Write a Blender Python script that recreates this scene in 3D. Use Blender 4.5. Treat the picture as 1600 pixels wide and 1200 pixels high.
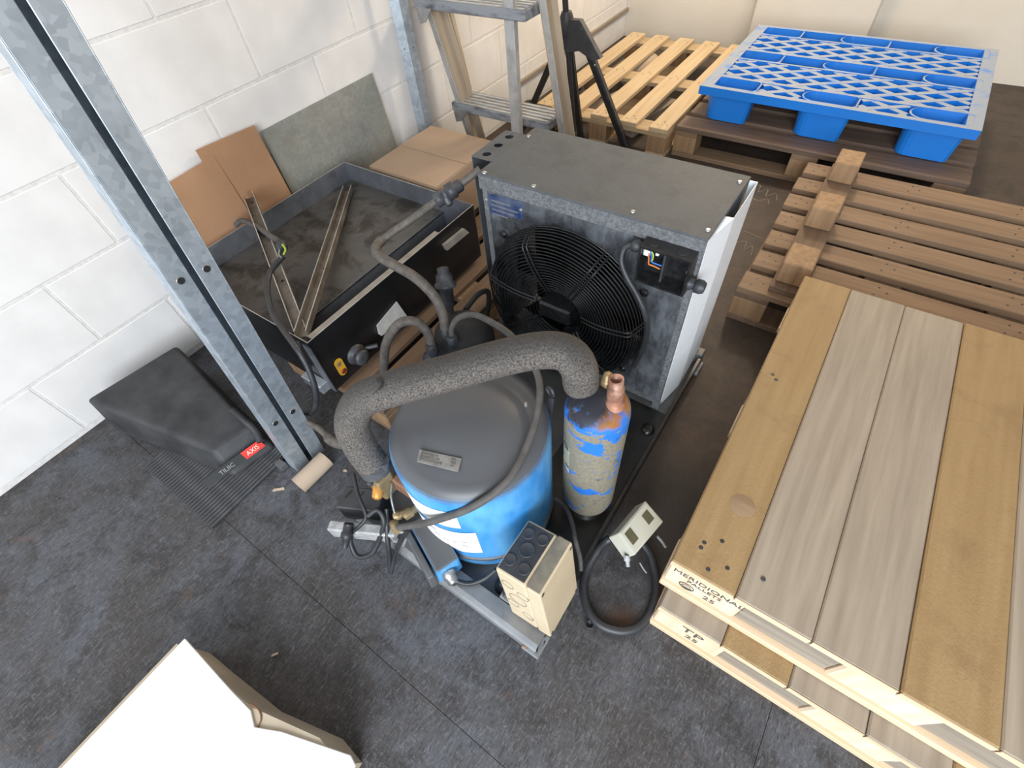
import bpy, bmesh, math, random
from mathutils import Vector, Matrix
random.seed(7)
for o in list(bpy.data.objects): bpy.data.objects.remove(o)
SC = bpy.context.scene
COL = SC.collection

# ---------------------------------------------------------------- camera
cam_d = bpy.data.cameras.new('camera')
cam_d.sensor_fit = 'HORIZONTAL'; cam_d.sensor_width = 36.0; cam_d.lens = 16.6500
cam_d.clip_start = 0.02; cam_d.clip_end = 100
cam = bpy.data.objects.new('camera', cam_d); COL.objects.link(cam)
cam.matrix_world = Matrix.Translation((0.0, 0.0, 1.2650)) @ Matrix([[0.824859, -0.406558, 0.392835], [0.560398, 0.679677, -0.47328], [-0.074585, 0.610533, 0.788471]]).to_4x4()
SC.camera = cam

# ---------------------------------------------------------------- world, light, exposure
world = bpy.data.worlds.new('sky'); SC.world = world; world.use_nodes = True
bg = world.node_tree.nodes['Background']
bg.inputs[0].default_value = (0.66, 0.80, 1.0, 1); bg.inputs[1].default_value = 0.42

def area(name, loc, target, sx, sy, power, color):
    d = bpy.data.lights.new(name, 'AREA'); d.shape = 'RECTANGLE'; d.size = sx; d.size_y = sy
    d.energy = power; d.color = color
    o = bpy.data.objects.new(name, d); COL.objects.link(o); o.location = loc
    o.rotation_euler = (Vector(target) - Vector(loc)).to_track_quat('-Z', 'Y').to_euler()
    return o
area('daylight_door', (1.0, -2.3, 1.75), (-0.5, 0.9, 0.2), 2.6, 2.1, 240, (0.88, 0.94, 1.0))
lamp = bpy.data.lights.new('bulkhead_lamp', 'POINT'); lamp.energy = 100; lamp.color = (1.0, 0.83, 0.62); lamp.shadow_soft_size = 0.12
lo = bpy.data.objects.new('bulkhead_lamp', lamp); COL.objects.link(lo); lo.location = (-0.5, 3.45, 1.95)

vs = SC.view_settings
vs.view_transform = 'Standard'; vs.look = 'None'; vs.gamma = 1.0; vs.use_curve_mapping = False
vs.exposure = -0.12

# ---------------------------------------------------------------- materials
def nodes_of(m):
    m.use_nodes = True
    nt = m.node_tree
    return nt, nt.nodes['Principled BSDF']
def coord(nt, scale=(1, 1, 1), kind='Object'):
    tc = nt.nodes.new('ShaderNodeTexCoord'); mp = nt.nodes.new('ShaderNodeMapping')
    mp.inputs['Scale'].default_value = scale
    nt.links.new(tc.outputs[kind], mp.inputs['Vector']); return mp.outputs[0]
def noise(nt, vec, scale, detail=4, rough=0.55, dist=0.0):
    n = nt.nodes.new('ShaderNodeTexNoise'); n.inputs['Scale'].default_value = scale
    n.inputs['Detail'].default_value = detail; n.inputs['Roughness'].default_value = rough
    n.inputs['Distortion'].default_value = dist
    nt.links.new(vec, n.inputs['Vector']); return n.outputs[0]
def ramp(nt, fac, stops):
    r = nt.nodes.new('ShaderNodeValToRGB'); e = r.color_ramp.elements
    e[0].position = stops[0][0]; e[0].color = (*stops[0][1], 1)
    e[1].position = stops[-1][0]; e[1].color = (*stops[-1][1], 1)
    for p, c in stops[1:-1]:
        k = e.new(p); k.color = (*c, 1)
    nt.links.new(fac, r.inputs[0]); return r.outputs[0]
def framp(nt, fac, a, b):
    m = nt.nodes.new('ShaderNodeMapRange'); m.inputs[1].default_value = a; m.inputs[2].default_value = b
    m.clamp = True; nt.links.new(fac, m.inputs[0]); return m.outputs[0]
def mix(nt, fac, a, b):
    m = nt.nodes.new('ShaderNodeMix'); m.data_type = 'RGBA'
    if isinstance(fac, (int, float)): m.inputs[0].default_value = fac
    else: nt.links.new(fac, m.inputs[0])
    for s, v in ((6, a), (7, b)):
        if isinstance(v, tuple): m.inputs[s].default_value = (*v, 1)
        else: nt.links.new(v, m.inputs[s])
    return m.outputs[2]
def math_(nt, op, a, b=None):
    m = nt.nodes.new('ShaderNodeMath'); m.operation = op
    for i, v in enumerate((a, b)):
        if v is None: continue
        if isinstance(v, (int, float)): m.inputs[i].default_value = v
        else: nt.links.new(v, m.inputs[i])
    return m.outputs[0]
def bump(nt, bsdf, h, strength, dist=0.01):
    b = nt.nodes.new('ShaderNodeBump'); b.inputs['Strength'].default_value = strength; b.inputs['Distance'].default_value = dist
    nt.links.new(h, b.inputs['Height']); nt.links.new(b.outputs[0], bsdf.inputs['Normal'])
def mat(name, c1, c2=None, scale=20, lo=0.35, hi=0.65, rough=0.6, metal=0.0, bmp=0.0, stretch=(1, 1, 1), dirt=None, dscale=4, dlo=0.5, dhi=0.7, spec=0.5, detail=5):
    m = bpy.data.materials.new(name); nt, b = nodes_of(m)
    b.inputs['Roughness'].default_value = rough; b.inputs['Metallic'].default_value = metal
    b.inputs['Specular IOR Level'].default_value = spec
    c2 = c2 or tuple(x * 0.8 for x in c1)
    v = coord(nt, stretch); n = noise(nt, v, scale, detail)
    col = mix(nt, framp(nt, n, lo, hi), c1, c2)
    if dirt:
        n2 = noise(nt, coord(nt), dscale, 6, 0.65, 0.3)
        col = mix(nt, framp(nt, n2, dlo, dhi), col, dirt)
    nt.links.new(col, b.inputs['Base Color'])
    if bmp: bump(nt, b, n, bmp, 0.004)
    return m
def up_dust_or_glare(m, dust, a=0.75, b=0.98, amount=0.9, nscale=14):
    """settled dust, or sky glare painted as colour, on whatever faces upward"""
    nt = m.node_tree; bs = nt.nodes['Principled BSDF']
    src = bs.inputs['Base Color'].links[0].from_socket
    g = nt.nodes.new('ShaderNodeNewGeometry'); sep = nt.nodes.new('ShaderNodeSeparateXYZ')
    nt.links.new(g.outputs['True Normal'], sep.inputs[0])
    n = noise(nt, coord(nt), nscale, 6)
    f = math_(nt, 'ADD', sep.outputs[2], math_(nt, 'MULTIPLY', math_(nt, 'SUBTRACT', n, 0.5), 0.35))
    f = math_(nt, 'MULTIPLY', framp(nt, f, a, b), amount)
    nt.links.new(mix(nt, f, src, dust), bs.inputs['Base Color'])
    return m
M = {}
def wood(key, light, dark, axis='Y', rough=0.7, grain=22, dirt=None):
    st = {'X': (0.06, 1, 1), 'Y': (1, 0.06, 1), 'Z': (1, 1, 0.06)}[axis]
    M[key] = mat(key, light, dark, scale=grain * 2.2, lo=0.3, hi=0.72, rough=rough, bmp=0.25, stretch=st, dirt=dirt, dscale=7, dlo=0.55, dhi=0.8)
wood('wood_gold', (0.35, 0.232, 0.108), (0.29, 0.183, 0.078), 'Y', dirt=(0.215, 0.130, 0.058))
wood('wood_greyed', (0.36, 0.30, 0.23), (0.25, 0.20, 0.15), 'Y')
wood('wood_greyed_cross', (0.34, 0.29, 0.23), (0.21, 0.17, 0.13), 'X')
wood('wood_pale', (0.80, 0.62, 0.42), (0.66, 0.46, 0.28), 'X')
wood('wood_pale_end', (0.83, 0.68, 0.50), (0.70, 0.52, 0.34), 'Z')
wood('wood_straw', (0.60, 0.46, 0.29), (0.47, 0.34, 0.19), 'Y')
wood('wood_straw_cross', (0.50, 0.37, 0.22), (0.36, 0.25, 0.14), 'X')
wood('wood_brown', (0.17, 0.11, 0.075), (0.10, 0.065, 0.045), 'X')
wood('wood_block', (0.36, 0.225, 0.12), (0.22, 0.13, 0.065), 'Z')
wood('wood_knot', (0.31, 0.215, 0.13), (0.24, 0.15, 0.08), 'X')
wood('wood_tan', (0.27, 0.175, 0.105), (0.17, 0.105, 0.06), 'X')
wood('wood_tan_long', (0.19, 0.12, 0.075), (0.12, 0.075, 0.045), 'Y')

nt_, b_s = M['wood_gold'].node_tree, M['wood_gold'].node_tree.nodes['Principled BSDF']
bump(nt_, b_s, noise(nt_, coord(nt_, (1, 0.6, 1)), 190, 5, 0.7, 0.5), 0.55, 0.004)
def floor_mat():
    m = bpy.data.materials.new('film_faced_plywood'); nt, b = nodes_of(m)
    v = coord(nt); 
    fib = noise(nt, coord(nt, (1.0, 0.24, 1.0)), 210, 7, 0.8, 1.0)
    fib2 = noise(nt, coord(nt, (0.26, 1.0, 1.0)), 190, 6, 0.8, 1.0)
    spk = noise(nt, v, 300, 3, 0.6)
    big = noise(nt, v, 2.6, 6, 0.65, 0.5)
    mid = noise(nt, v, 10, 7, 0.72, 0.6)
    c = mix(nt, framp(nt, big, 0.40, 0.60), (0.050, 0.043, 0.040), (0.080, 0.084, 0.097))  # bluish patches put sky reflection into the base colour
    c = mix(nt, math_(nt, 'MULTIPLY', framp(nt, mid, 0.48, 0.62), 0.8), c, (0.024, 0.020, 0.019))
    c = mix(nt, math_(nt, 'MULTIPLY', framp(nt, fib, 0.53, 0.65), 0.55), c, (0.22, 0.225, 0.245))
    c = mix(nt, math_(nt, 'MULTIPLY', framp(nt, fib2, 0.54, 0.66), 0.45), c, (0.20, 0.20, 0.21))
    c = mix(nt, math_(nt, 'MULTIPLY', framp(nt, fib, 0.47, 0.38), 0.8), c, (0.014, 0.013, 0.014))
    c = mix(nt, math_(nt, 'MULTIPLY', framp(nt, spk, 0.68, 0.76), 0.8), c, (0.42, 0.41, 0.40))
    st = noise(nt, v, 5.1, 6, 0.7, 0.6)
    c = mix(nt, math_(nt, 'MULTIPLY', framp(nt, st, 0.61, 0.70), 0.6), c, (0.12, 0.065, 0.035))
    # brown zone further in, dirt and shadow painted together
    sep = nt.nodes.new('ShaderNodeSeparateXYZ'); tc = nt.nodes.new('ShaderNodeTexCoord'); nt.links.new(tc.outputs['Object'], sep.inputs[0])
    inn = framp(nt, math_(nt, 'ADD', sep.outputs[1], math_(nt, 'MULTIPLY', big, 0.5)), 0.65, 1.05)
    brown = mix(nt, framp(nt, mid, 0.35, 0.65), (0.070, 0.042, 0.025), (0.032, 0.021, 0.015))
    c = mix(nt, math_(nt, 'MULTIPLY', inn, 0.85), c, brown)
    def stain(c, px, r0, r1, col, amt):
        sb = nt.nodes.new('ShaderNodeVectorMath'); sb.operation = 'SUBTRACT'; sb.inputs[1].default_value = px
        nt.links.new(tc.outputs['Object'], sb.inputs[0])
        ln = nt.nodes.new('ShaderNodeVectorMath'); ln.operation = 'LENGTH'; nt.links.new(sb.outputs[0], ln.inputs[0])
        d = math_(nt, 'ADD', ln.outputs['Value'], math_(nt, 'MULTIPLY', math_(nt, 'SUBTRACT', mid, 0.5), 0.09))
        return mix(nt, math_(nt, 'MULTIPLY', framp(nt, d, r1, r0), amt), c, col)
    c = stain(c, (0.0, 0.30, 0), 0.012, 0.045, (0.13, 0.055, 0.02), 0.8)
    c = stain(c, (-0.03, 0.30, 0), 0.05, 0.075, (0.03, 0.022, 0.018), 0.5)
    c = stain(c, (0.02, 0.60, 0), 0.10, 0.26, (0.022, 0.017, 0.014), 0.8)
    nt.links.new(c, b.inputs['Base Color'])
    b.inputs['Roughness'].default_value = 0.62
    bump(nt, b, fib, 0.35, 0.003)
    return m
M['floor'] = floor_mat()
M['wall'] = mat('white_masonry_paint', (0.80, 0.78, 0.76), (0.74, 0.72, 0.70), scale=9, rough=0.75, bmp=0.25)
M['mortar'] = mat('painted_mortar', (0.76, 0.74, 0.72), (0.66, 0.64, 0.62), scale=60, rough=0.85, bmp=0.6)
M['plaster'] = mat('cream_plaster', (0.80, 0.73, 0.62), (0.76, 0.68, 0.56), scale=3, rough=0.8, bmp=0.1)
M['ceiling'] = mat('ceiling_board', (0.55, 0.54, 0.52), rough=0.9)
def galv_mat(key, a, b_, metal=0.65, rough=0.42, scale=70, dirt=None, dlo=0.5, dhi=0.75, dscale=6):
    m = bpy.data.materials.new(key); nt, b = nodes_of(m)
    v = coord(nt); vo = nt.nodes.new('ShaderNodeTexVoronoi'); vo.inputs['Scale'].default_value = scale
    nt.links.new(v, vo.inputs['Vector'])
    n = noise(nt, v, 12, 5)
    c = mix(nt, framp(nt, vo.outputs['Color'], 0.2, 0.8), a, b_)
    c = mix(nt, math_(nt, 'MULTIPLY', framp(nt, n, 0.5, 0.75), 0.5), c, tuple(x * 0.6 for x in a))
    if dirt: c = mix(nt, framp(nt, noise(nt, v, dscale, 6, 0.7, 0.3), dlo, dhi), c, dirt)
    nt.links.new(c, b.inputs['Base Color'])
    b.inputs['Metallic'].default_value = metal; b.inputs['Roughness'].default_value = rough
    M[key] = m
galv_mat('galvanised', (0.42, 0.47, 0.52), (0.54, 0.60, 0.65))
galv_mat('galvanised_sheet', (0.30, 0.31, 0.285), (0.35, 0.36, 0.335), 0.3, 0.5, 90, dirt=(0.30, 0.29, 0.24))
galv_mat('steel_tray', (0.16, 0.17, 0.19), (0.20, 0.21, 0.23), 0.55, 0.45, 30)
galv_mat('tray_pan', (0.085, 0.080, 0.075), (0.098, 0.092, 0.086), 0.2, 0.5, 25, dirt=(0.034, 0.027, 0.021), dlo=0.48, dhi=0.60, dscale=9)
galv_mat('channel_steel', (0.20, 0.17, 0.14), (0.26, 0.23, 0.19), 0.4, 0.5, 40, dirt=(0.09, 0.06, 0.04))
M['edge_steel'] = mat('bright_edge_steel', (0.55, 0.53, 0.50), (0.40, 0.38, 0.35), rough=0.4, metal=0.5)
M['channel_light'] = mat('dusty_flange_steel', (0.30, 0.27, 0.23), (0.22, 0.19, 0.16), scale=20, rough=0.5, metal=0.2)
M['black_panel'] = mat('sooty_black_panel', (0.006, 0.006, 0.007), (0.012, 0.012, 0.013), scale=12, rough=0.34)
galv_mat('lid_steel', (0.080, 0.085, 0.091), (0.090, 0.095, 0.100), 0.0, 0.66, 200, dirt=(0.058, 0.060, 0.062), dlo=0.5, dhi=0.72, dscale=10)
def soot_mat():
    m = bpy.data.materials.new('sooty_galvanised'); nt, b = nodes_of(m)
    tc = nt.nodes.new('ShaderNodeTexCoord')
    sub = nt.nodes.new('ShaderNodeVectorMath'); sub.operation = 'SUBTRACT'; sub.inputs[1].default_value = (-0.514 + 0.43, 0.894 - 0.6, 0.30)
    nt.links.new(tc.outputs['Object'], sub.inputs[0])
    ln = nt.nodes.new('ShaderNodeVectorMath'); ln.operation = 'LENGTH'; nt.links.new(sub.outputs[0], ln.inputs[0])
    v = coord(nt); n = noise(nt, v, 9, 7, 0.7, 0.4); n2 = noise(nt, coord(nt, (1, 1, 0.35)), 60, 4)
    d = math_(nt, 'ADD', ln.outputs['Value'], math_(nt, 'MULTIPLY', math_(nt, 'SUBTRACT', n, 0.5), 0.30))
    c = mix(nt, framp(nt, n2, 0.4, 0.65), (0.20, 0.215, 0.235), (0.10, 0.105, 0.115))
    c = mix(nt, framp(nt, d, 0.33, 0.22), c, (0.02, 0.02, 0.022))
    nt.links.new(c, b.inputs['Base Color']); b.inputs['Metallic'].default_value = 0.45; b.inputs['Roughness'].default_value = 0.45
    M['sooty'] = m
soot_mat()
galv_mat('dirty_flange', (0.22, 0.23, 0.24), (0.27, 0.28, 0.29), 0.35, 0.5, 120, dirt=(0.09, 0.09, 0.09), dlo=0.40, dhi=0.70, dscale=160)
M['white_sheet'] = mat('white_coated_sheet', (0.80, 0.84, 0.88), (0.76, 0.80, 0.84), rough=0.35)
M['wire_black'] = mat('black_wire', (0.008, 0.008, 0.009), (0.02, 0.02, 0.02), scale=80, rough=0.35)
M['soot'] = mat('soot', (0.004, 0.004, 0.004), (0.006, 0.006, 0.006), rough=0.9, spec=0.1)  # near-black, shade of fan interior and tray gap put into the colour
M['black'] = mat('matt_black', (0.012, 0.012, 0.012), (0.02, 0.02, 0.02), rough=0.6)
M['black_plastic'] = mat('dusty_black_plastic', (0.028, 0.028, 0.03), (0.05, 0.05, 0.052), scale=14, rough=0.5)
M['rubber'] = mat('black_rubber', (0.02, 0.021, 0.024), (0.035, 0.036, 0.04), scale=30, rough=0.45)
M['hose'] = mat('dusty_hose', (0.075, 0.07, 0.066), (0.11, 0.10, 0.092), scale=40, rough=0.7)
M['pipe_dusty'] = mat('dusty_pipe', (0.125, 0.108, 0.092), (0.07, 0.06, 0.052), scale=60, rough=0.65)
M['foam'] = mat('pipe_insulation', (0.165, 0.142, 0.122), (0.040, 0.037, 0.035), scale=300, lo=0.40, hi=0.62, rough=0.85, bmp=0.3, dirt=(0.06, 0.055, 0.05), dscale=5, dlo=0.5, dhi=0.8)
up_dust_or_glare(M['foam'], (0.028, 0.027, 0.027), 0.30, 1.0, 0.8, 260)
M['foam_grey'] = mat('grey_pipe_insulation', (0.10, 0.10, 0.105), (0.06, 0.06, 0.062), scale=40, rough=0.8)
M['blue_paint'] = up_dust_or_glare(mat('blue_shell_paint', (0.035, 0.25, 0.62), (0.16, 0.46, 0.78), scale=11, lo=0.38, hi=0.68, rough=0.42, stretch=(1, 1, 0.45)), (0.088, 0.083, 0.079), 0.06, 0.62, 0.97)
def acc_mat():
    m = bpy.data.materials.new('flaking_blue_paint'); nt, b = nodes_of(m)
    v = coord(nt, (1, 1, 1.6)); n = noise(nt, v, 16, 5, 0.6, 0.5); f = noise(nt, v, 140, 3)
    dust = mix(nt, framp(nt, f, 0.4, 0.6), (0.27, 0.24, 0.17), (0.20, 0.18, 0.14))
    tc0 = nt.nodes.new('ShaderNodeTexCoord'); sp0 = nt.nodes.new('ShaderNodeSeparateXYZ'); nt.links.new(tc0.outputs['Object'], sp0.inputs[0])
    nb = math_(nt, 'ADD', n, math_(nt, 'MULTIPLY', framp(nt, sp0.outputs[2], 0.28, 0.47), 0.09))
    c = mix(nt, framp(nt, nb, 0.572, 0.587), dust, (0.02, 0.17, 0.60))
    n3 = noise(nt, coord(nt), 26, 6, 0.7)
    c = mix(nt, framp(nt, n3, 0.60, 0.66), c, (0.03, 0.03, 0.03))
    tc = nt.nodes.new('ShaderNodeTexCoord'); sep = nt.nodes.new('ShaderNodeSeparateXYZ'); nt.links.new(tc.outputs['Object'], sep.inputs[0])
    up = math_(nt, 'ADD', sep.outputs[2], math_(nt, 'MULTIPLY', math_(nt, 'SUBTRACT', n3, 0.5), 0.12))
    top = framp(nt, up, 0.478, 0.498)
    rustmix = framp(nt, math_(nt, 'ADD', sep.outputs[0], math_(nt, 'MULTIPLY', math_(nt, 'SUBTRACT', n, 0.5), 0.06)), 0.235, 0.262)
    tcol = mix(nt, rustmix, (0.018, 0.02, 0.03), (0.30, 0.12, 0.025))
    c = mix(nt, top, c, tcol)
    nt.links.new(c, b.inputs['Base Color']); b.inputs['Roughness'].default_value = 0.6
    bump(nt, b, n3, 0.4, 0.003)
    M['flaking'] = m
acc_mat()
M['copper'] = mat('oxidised_copper', (0.42, 0.17, 0.10), (0.55, 0.33, 0.24), scale=30, rough=0.45, metal=0.4, dirt=(0.10, 0.05, 0.035), dscale=14)
M['copper_in'] = mat('copper_bore', (0.20, 0.05, 0.03), rough=0.5, metal=0.3)
M['brass'] = mat('dull_brass', (0.42, 0.32, 0.18), (0.34, 0.24, 0.12), scale=20, rough=0.45, metal=0.5)
M['orange_brass'] = mat('orange_brass', (0.62, 0.30, 0.06), (0.45, 0.20, 0.05), scale=30, rough=0.4, metal=0.3)
M['rust'] = mat('rusty_iron', (0.26, 0.13, 0.07), (0.14, 0.075, 0.045), scale=40, rough=0.8)
M['zinc'] = mat('zinc_fitting', (0.46, 0.46, 0.45), (0.30, 0.30, 0.29), scale=30, rough=0.35, metal=0.7)
M['dark_zinc'] = mat('grimy_fitting', (0.085, 0.09, 0.10), (0.04, 0.04, 0.044), scale=40, rough=0.5, metal=0.3)
M['frame_steel'] = mat('dusty_base_steel', (0.10, 0.10, 0.103), (0.14, 0.14, 0.142), scale=12, rough=0.5, metal=0.25)
M['rail_light'] = mat('galvanised_rail', (0.21, 0.215, 0.22), (0.27, 0.275, 0.28), scale=25, rough=0.5, metal=0.3)
M['oily'] = mat('oily_base', (0.008, 0.008, 0.008), (0.02, 0.018, 0.016), scale=20, rough=0.3)
M['tank'] = mat('black_tank', (0.016, 0.016, 0.017), (0.05, 0.048, 0.046), scale=10, lo=0.5, hi=0.8, rough=0.6)
M['cream_plastic'] = mat('yellowed_plastic', (0.62, 0.51, 0.35), (0.56, 0.45, 0.30), scale=8, rough=0.5)
M['cream_dirty'] = mat('grimy_yellowed_plastic', (0.34, 0.29, 0.21), (0.13, 0.12, 0.10), scale=16, rough=0.55)
M['grey_cream'] = mat('grey_beige_plastic', (0.62, 0.60, 0.50), (0.58, 0.56, 0.46), scale=8, rough=0.45)
M['window_olive'] = mat('smoky_window', (0.10, 0.09, 0.045), (0.14, 0.125, 0.07), scale=20, rough=0.25)
M['white_plastic'] = mat('white_plastic', (0.85, 0.85, 0.82), rough=0.4)
M['grey_plastic'] = mat('pale_grey_plastic', (0.42, 0.42, 0.41), (0.26, 0.26, 0.26), scale=50, rough=0.5)
M['paper'] = mat('white_paper_label', (0.86, 0.85, 0.82), (0.82, 0.81, 0.77), scale=12, rough=0.6)
M['ink'] = mat('grey_print', (0.35, 0.34, 0.33), rough=0.7)
M['black_ink'] = mat('black_stamp_ink', (0.06, 0.055, 0.05), (0.14, 0.12, 0.10), scale=60, rough=0.8)
M['nameplate'] = mat('dull_nameplate', (0.30, 0.29, 0.27), (0.22, 0.21, 0.20), scale=50, rough=0.5, metal=0.3)
M['plate_blue'] = mat('worn_blue_rating_plate', (0.03, 0.055, 0.16), (0.14, 0.17, 0.25), scale=30, rough=0.3, metal=0.4)
M['cardboard'] = mat('cardboard', (0.39, 0.275, 0.19), (0.36, 0.25, 0.165), scale=6, rough=0.8)
M['cardboard_red'] = mat('reddish_cardboard', (0.40, 0.225, 0.125), (0.34, 0.19, 0.10), scale=6, rough=0.8)
M['card_tube'] = mat('card_tube', (0.52, 0.41, 0.31), (0.47, 0.36, 0.26), scale=12, rough=0.8)
M['blue_plastic'] = up_dust_or_glare(mat('blue_plastic', (0.012, 0.20, 0.68), (0.010, 0.18, 0.62), scale=4, rough=0.4), (0.30, 0.34, 0.40), 0.9, 0.99, 0.92)  # grey on the deck top: dust plus sky glare put into the colour
M['alu'] = mat('dull_aluminium', (0.46, 0.46, 0.45), (0.56, 0.56, 0.55), scale=14, rough=0.45, metal=0.45, dirt=(0.30, 0.27, 0.23), dscale=11)
M['alu_tan'] = mat('stained_aluminium', (0.50, 0.42, 0.32), (0.42, 0.34, 0.25), scale=14, rough=0.5, metal=0.2, stretch=(1, 1, 0.2))
M['alu_tread'] = mat('scuffed_tread', (0.30, 0.31, 0.33), (0.10, 0.10, 0.11), scale=40, lo=0.45, hi=0.7, rough=0.5, metal=0.3, stretch=(0.3, 1, 1))
M['white_enamel'] = mat('white_enamel', (0.86, 0.86, 0.84), (0.82, 0.82, 0.80), rough=0.3)
M['tan_edge'] = mat('tan_edge', (0.50, 0.42, 0.31), (0.44, 0.36, 0.26), scale=8, rough=0.6)
M['red_label'] = mat('red_label', (0.75, 0.03, 0.02), rough=0.4)
M['pink_ink'] = mat('pale_lettering', (0.90, 0.70, 0.55), rough=0.5)
M['yellow_label'] = mat('yellow_label', (0.62, 0.36, 0.03), (0.55, 0.30, 0.03), rough=0.45)
M['red_dot'] = mat('dark_red_plastic', (0.22, 0.02, 0.01), rough=0.4)
M['bright_steel'] = mat('bright_steel_plate', (0.78, 0.78, 0.75), (0.62, 0.62, 0.60), scale=30, rough=0.35, metal=0.4)
M['wire_orange'] = mat('orange_wire', (0.75, 0.22, 0.04)); M['wire_blue'] = mat('blue_wire', (0.03, 0.18, 0.65)); M['wire_green'] = mat('yellow_green_wire', (0.45, 0.60, 0.06))
M['chalk'] = mat('chalk', (0.26, 0.23, 0.19), (0.14, 0.12, 0.10), scale=80, rough=0.9)
M['bark'] = mat('dark_bark', (0.07, 0.05, 0.038), (0.02, 0.016, 0.013), scale=40, rough=0.9, bmp=0.6)
M['charcoal_bag'] = mat('charcoal_case', (0.020, 0.020, 0.022), (0.05, 0.05, 0.052), scale=10, rough=0.6)

# ---------------------------------------------------------------- mesh builder
V = Vector
def catmull(pts, n=6):
    pts = [V(p) for p in pts]
    if len(pts) < 3: return pts
    P = [pts[0] * 2 - pts[1]] + pts + [pts[-1] * 2 - pts[-2]]
    out = []
    for i in range(1, len(P) - 2):
        a, b, c, d = P[i - 1], P[i], P[i + 1], P[i + 2]
        for k in range(n):
            t = k / n
            out.append(0.5 * ((2 * b) + (c - a) * t + (2 * a - 5 * b + 4 * c - d) * t * t + (3 * b - a - 3 * c + d) * t ** 3))
    out.append(pts[-1]); return out
class MB:
    def __init__(s): s.v = []; s.f = []; s.sm = []
    def add(s, vs_, fs, smooth=False):
        k = len(s.v); s.v += [V(p) for p in vs_]; s.f += [[i + k for i in f] for f in fs]; s.sm += [smooth] * len(fs); return s
    def box(s, a, b):
        (x0, y0, z0), (x1, y1, z1) = a, b
        x0, x1 = sorted((x0, x1)); y0, y1 = sorted((y0, y1)); z0, z1 = sorted((z0, z1))
        return s.add([(x0, y0, z0), (x1, y0, z0), (x1, y1, z0), (x0, y1, z0), (x0, y0, z1), (x1, y0, z1), (x1, y1, z1), (x0, y1, z1)],
                     [[0, 3, 2, 1], [4, 5, 6, 7], [0, 1, 5, 4], [1, 2, 6, 5], [2, 3, 7, 6], [3, 0, 4, 7]])
    def hexa(s, lo, hi):
        return s.add(list(lo) + list(hi), [[0, 3, 2, 1], [4, 5, 6, 7], [0, 1, 5, 4], [1, 2, 6, 5], [2, 3, 7, 6], [3, 0, 4, 7]])
    def beam(s, p, q, w, d, side=(1, 0, 0)):
        p, q = V(p), V(q); z = (q - p).normalized(); x = V(side); x = (x - z * x.dot(z)).normalized(); y = z.cross(x)
        c = [(-w / 2, -d / 2), (w / 2, -d / 2), (w / 2, d / 2), (-w / 2, d / 2)]
        return s.hexa([p + x * a + y * b for a, b in c], [q + x * a + y * b for a, b in c])
    def prof(s, p, q, poly, side=(1, 0, 0)):
        """extrude a 2-D outline from p to q"""
        p, q = V(p), V(q); z = (q - p).normalized(); x = V(side); x = (x - z * x.dot(z)).normalized(); y = z.cross(x); n = len(poly)
        vs_ = [p + x * a + y * b for a, b in poly] + [q + x * a + y * b for a, b in poly]
        return s.add(vs_, [list(range(n))[::-1], list(range(n, 2 * n))] + [[i, (i + 1) % n, n + (i + 1) % n, n + i] for i in range(n)])
    def tube(s, pts, r, n=10, smooth=6, cap=True):
        pts = catmull(pts, smooth) if smooth else [V(p) for p in pts]
        m = len(pts); rs = r if callable(r) else (lambda t: r)
        t0 = (pts[1] - pts[0]).normalized(); u = t0.orthogonal().normalized(); vs_ = []
        for i, p in enumerate(pts):
            t = (pts[min(i + 1, m - 1)] - pts[max(i - 1, 0)]).normalized()
            u = (u - t * u.dot(t)).normalized(); w = t.cross(u); rr = rs(i / (m - 1))
            vs_ += [p + (u * math.cos(a) + w * math.sin(a)) * rr for a in [2 * math.pi * k / n for k in range(n)]]
        fs = [[i * n + k, i * n + (k + 1) % n, (i + 1) * n + (k + 1) % n, (i + 1) * n + k] for i in range(m - 1) for k in range(n)]
        s.add(vs_, fs, True)
        if cap:
            s.add(vs_[:n], [list(range(n))[::-1]]); s.add(vs_[-n:], [list(range(n))])
        return s
    def lathe(s, base, axis, prof, n=32, closed=True):
        """prof: (radius, height) pairs along axis"""
        base = V(base); z = V(axis).normalized(); x = z.orthogonal().normalized(); y = z.cross(x); vs_ = []
        for r, h in prof:
            vs_ += [base + z * h + (x * math.cos(2 * math.pi * k / n) + y * math.sin(2 * math.pi * k / n)) * max(r, 1e-5) for k in range(n)]
        m = len(prof)
        s.add(vs_, [[i * n + k, i * n + (k + 1) % n, (i + 1) * n + (k + 1) % n, (i + 1) * n + k] for i in range(m - 1) for k in range(n)], True)
        if closed:
            s.add(vs_[:n], [list(range(n))[::-1]]); s.add(vs_[-n:], [list(range(n))])
        return s
    def cyl(s, p, q, r, n=16):
        p, q = V(p), V(q); return s.lathe(p, q - p, [(r, 0), (r, (q - p).length)], n)
    def ring(s, c, axis, R_, r, n=48, m=6):
        c = V(c); z = V(axis).normalized(); x = z.orthogonal().normalized(); y = z.cross(x); vs_ = []
        for i in range(n):
            a = 2 * math.pi * i / n; d = x * math.cos(a) + y * math.sin(a)
            for k in range(m):
                b = 2 * math.pi * k / m; vs_.append(c + d * (R_ + r * math.cos(b)) + z * r * math.sin(b))
        return s.add(vs_, [[i * m + k, ((i + 1) % n) * m + k, ((i + 1) % n) * m + (k + 1) % m, i * m + (k + 1) % m] for i in range(n) for k in range(m)], True)
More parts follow.
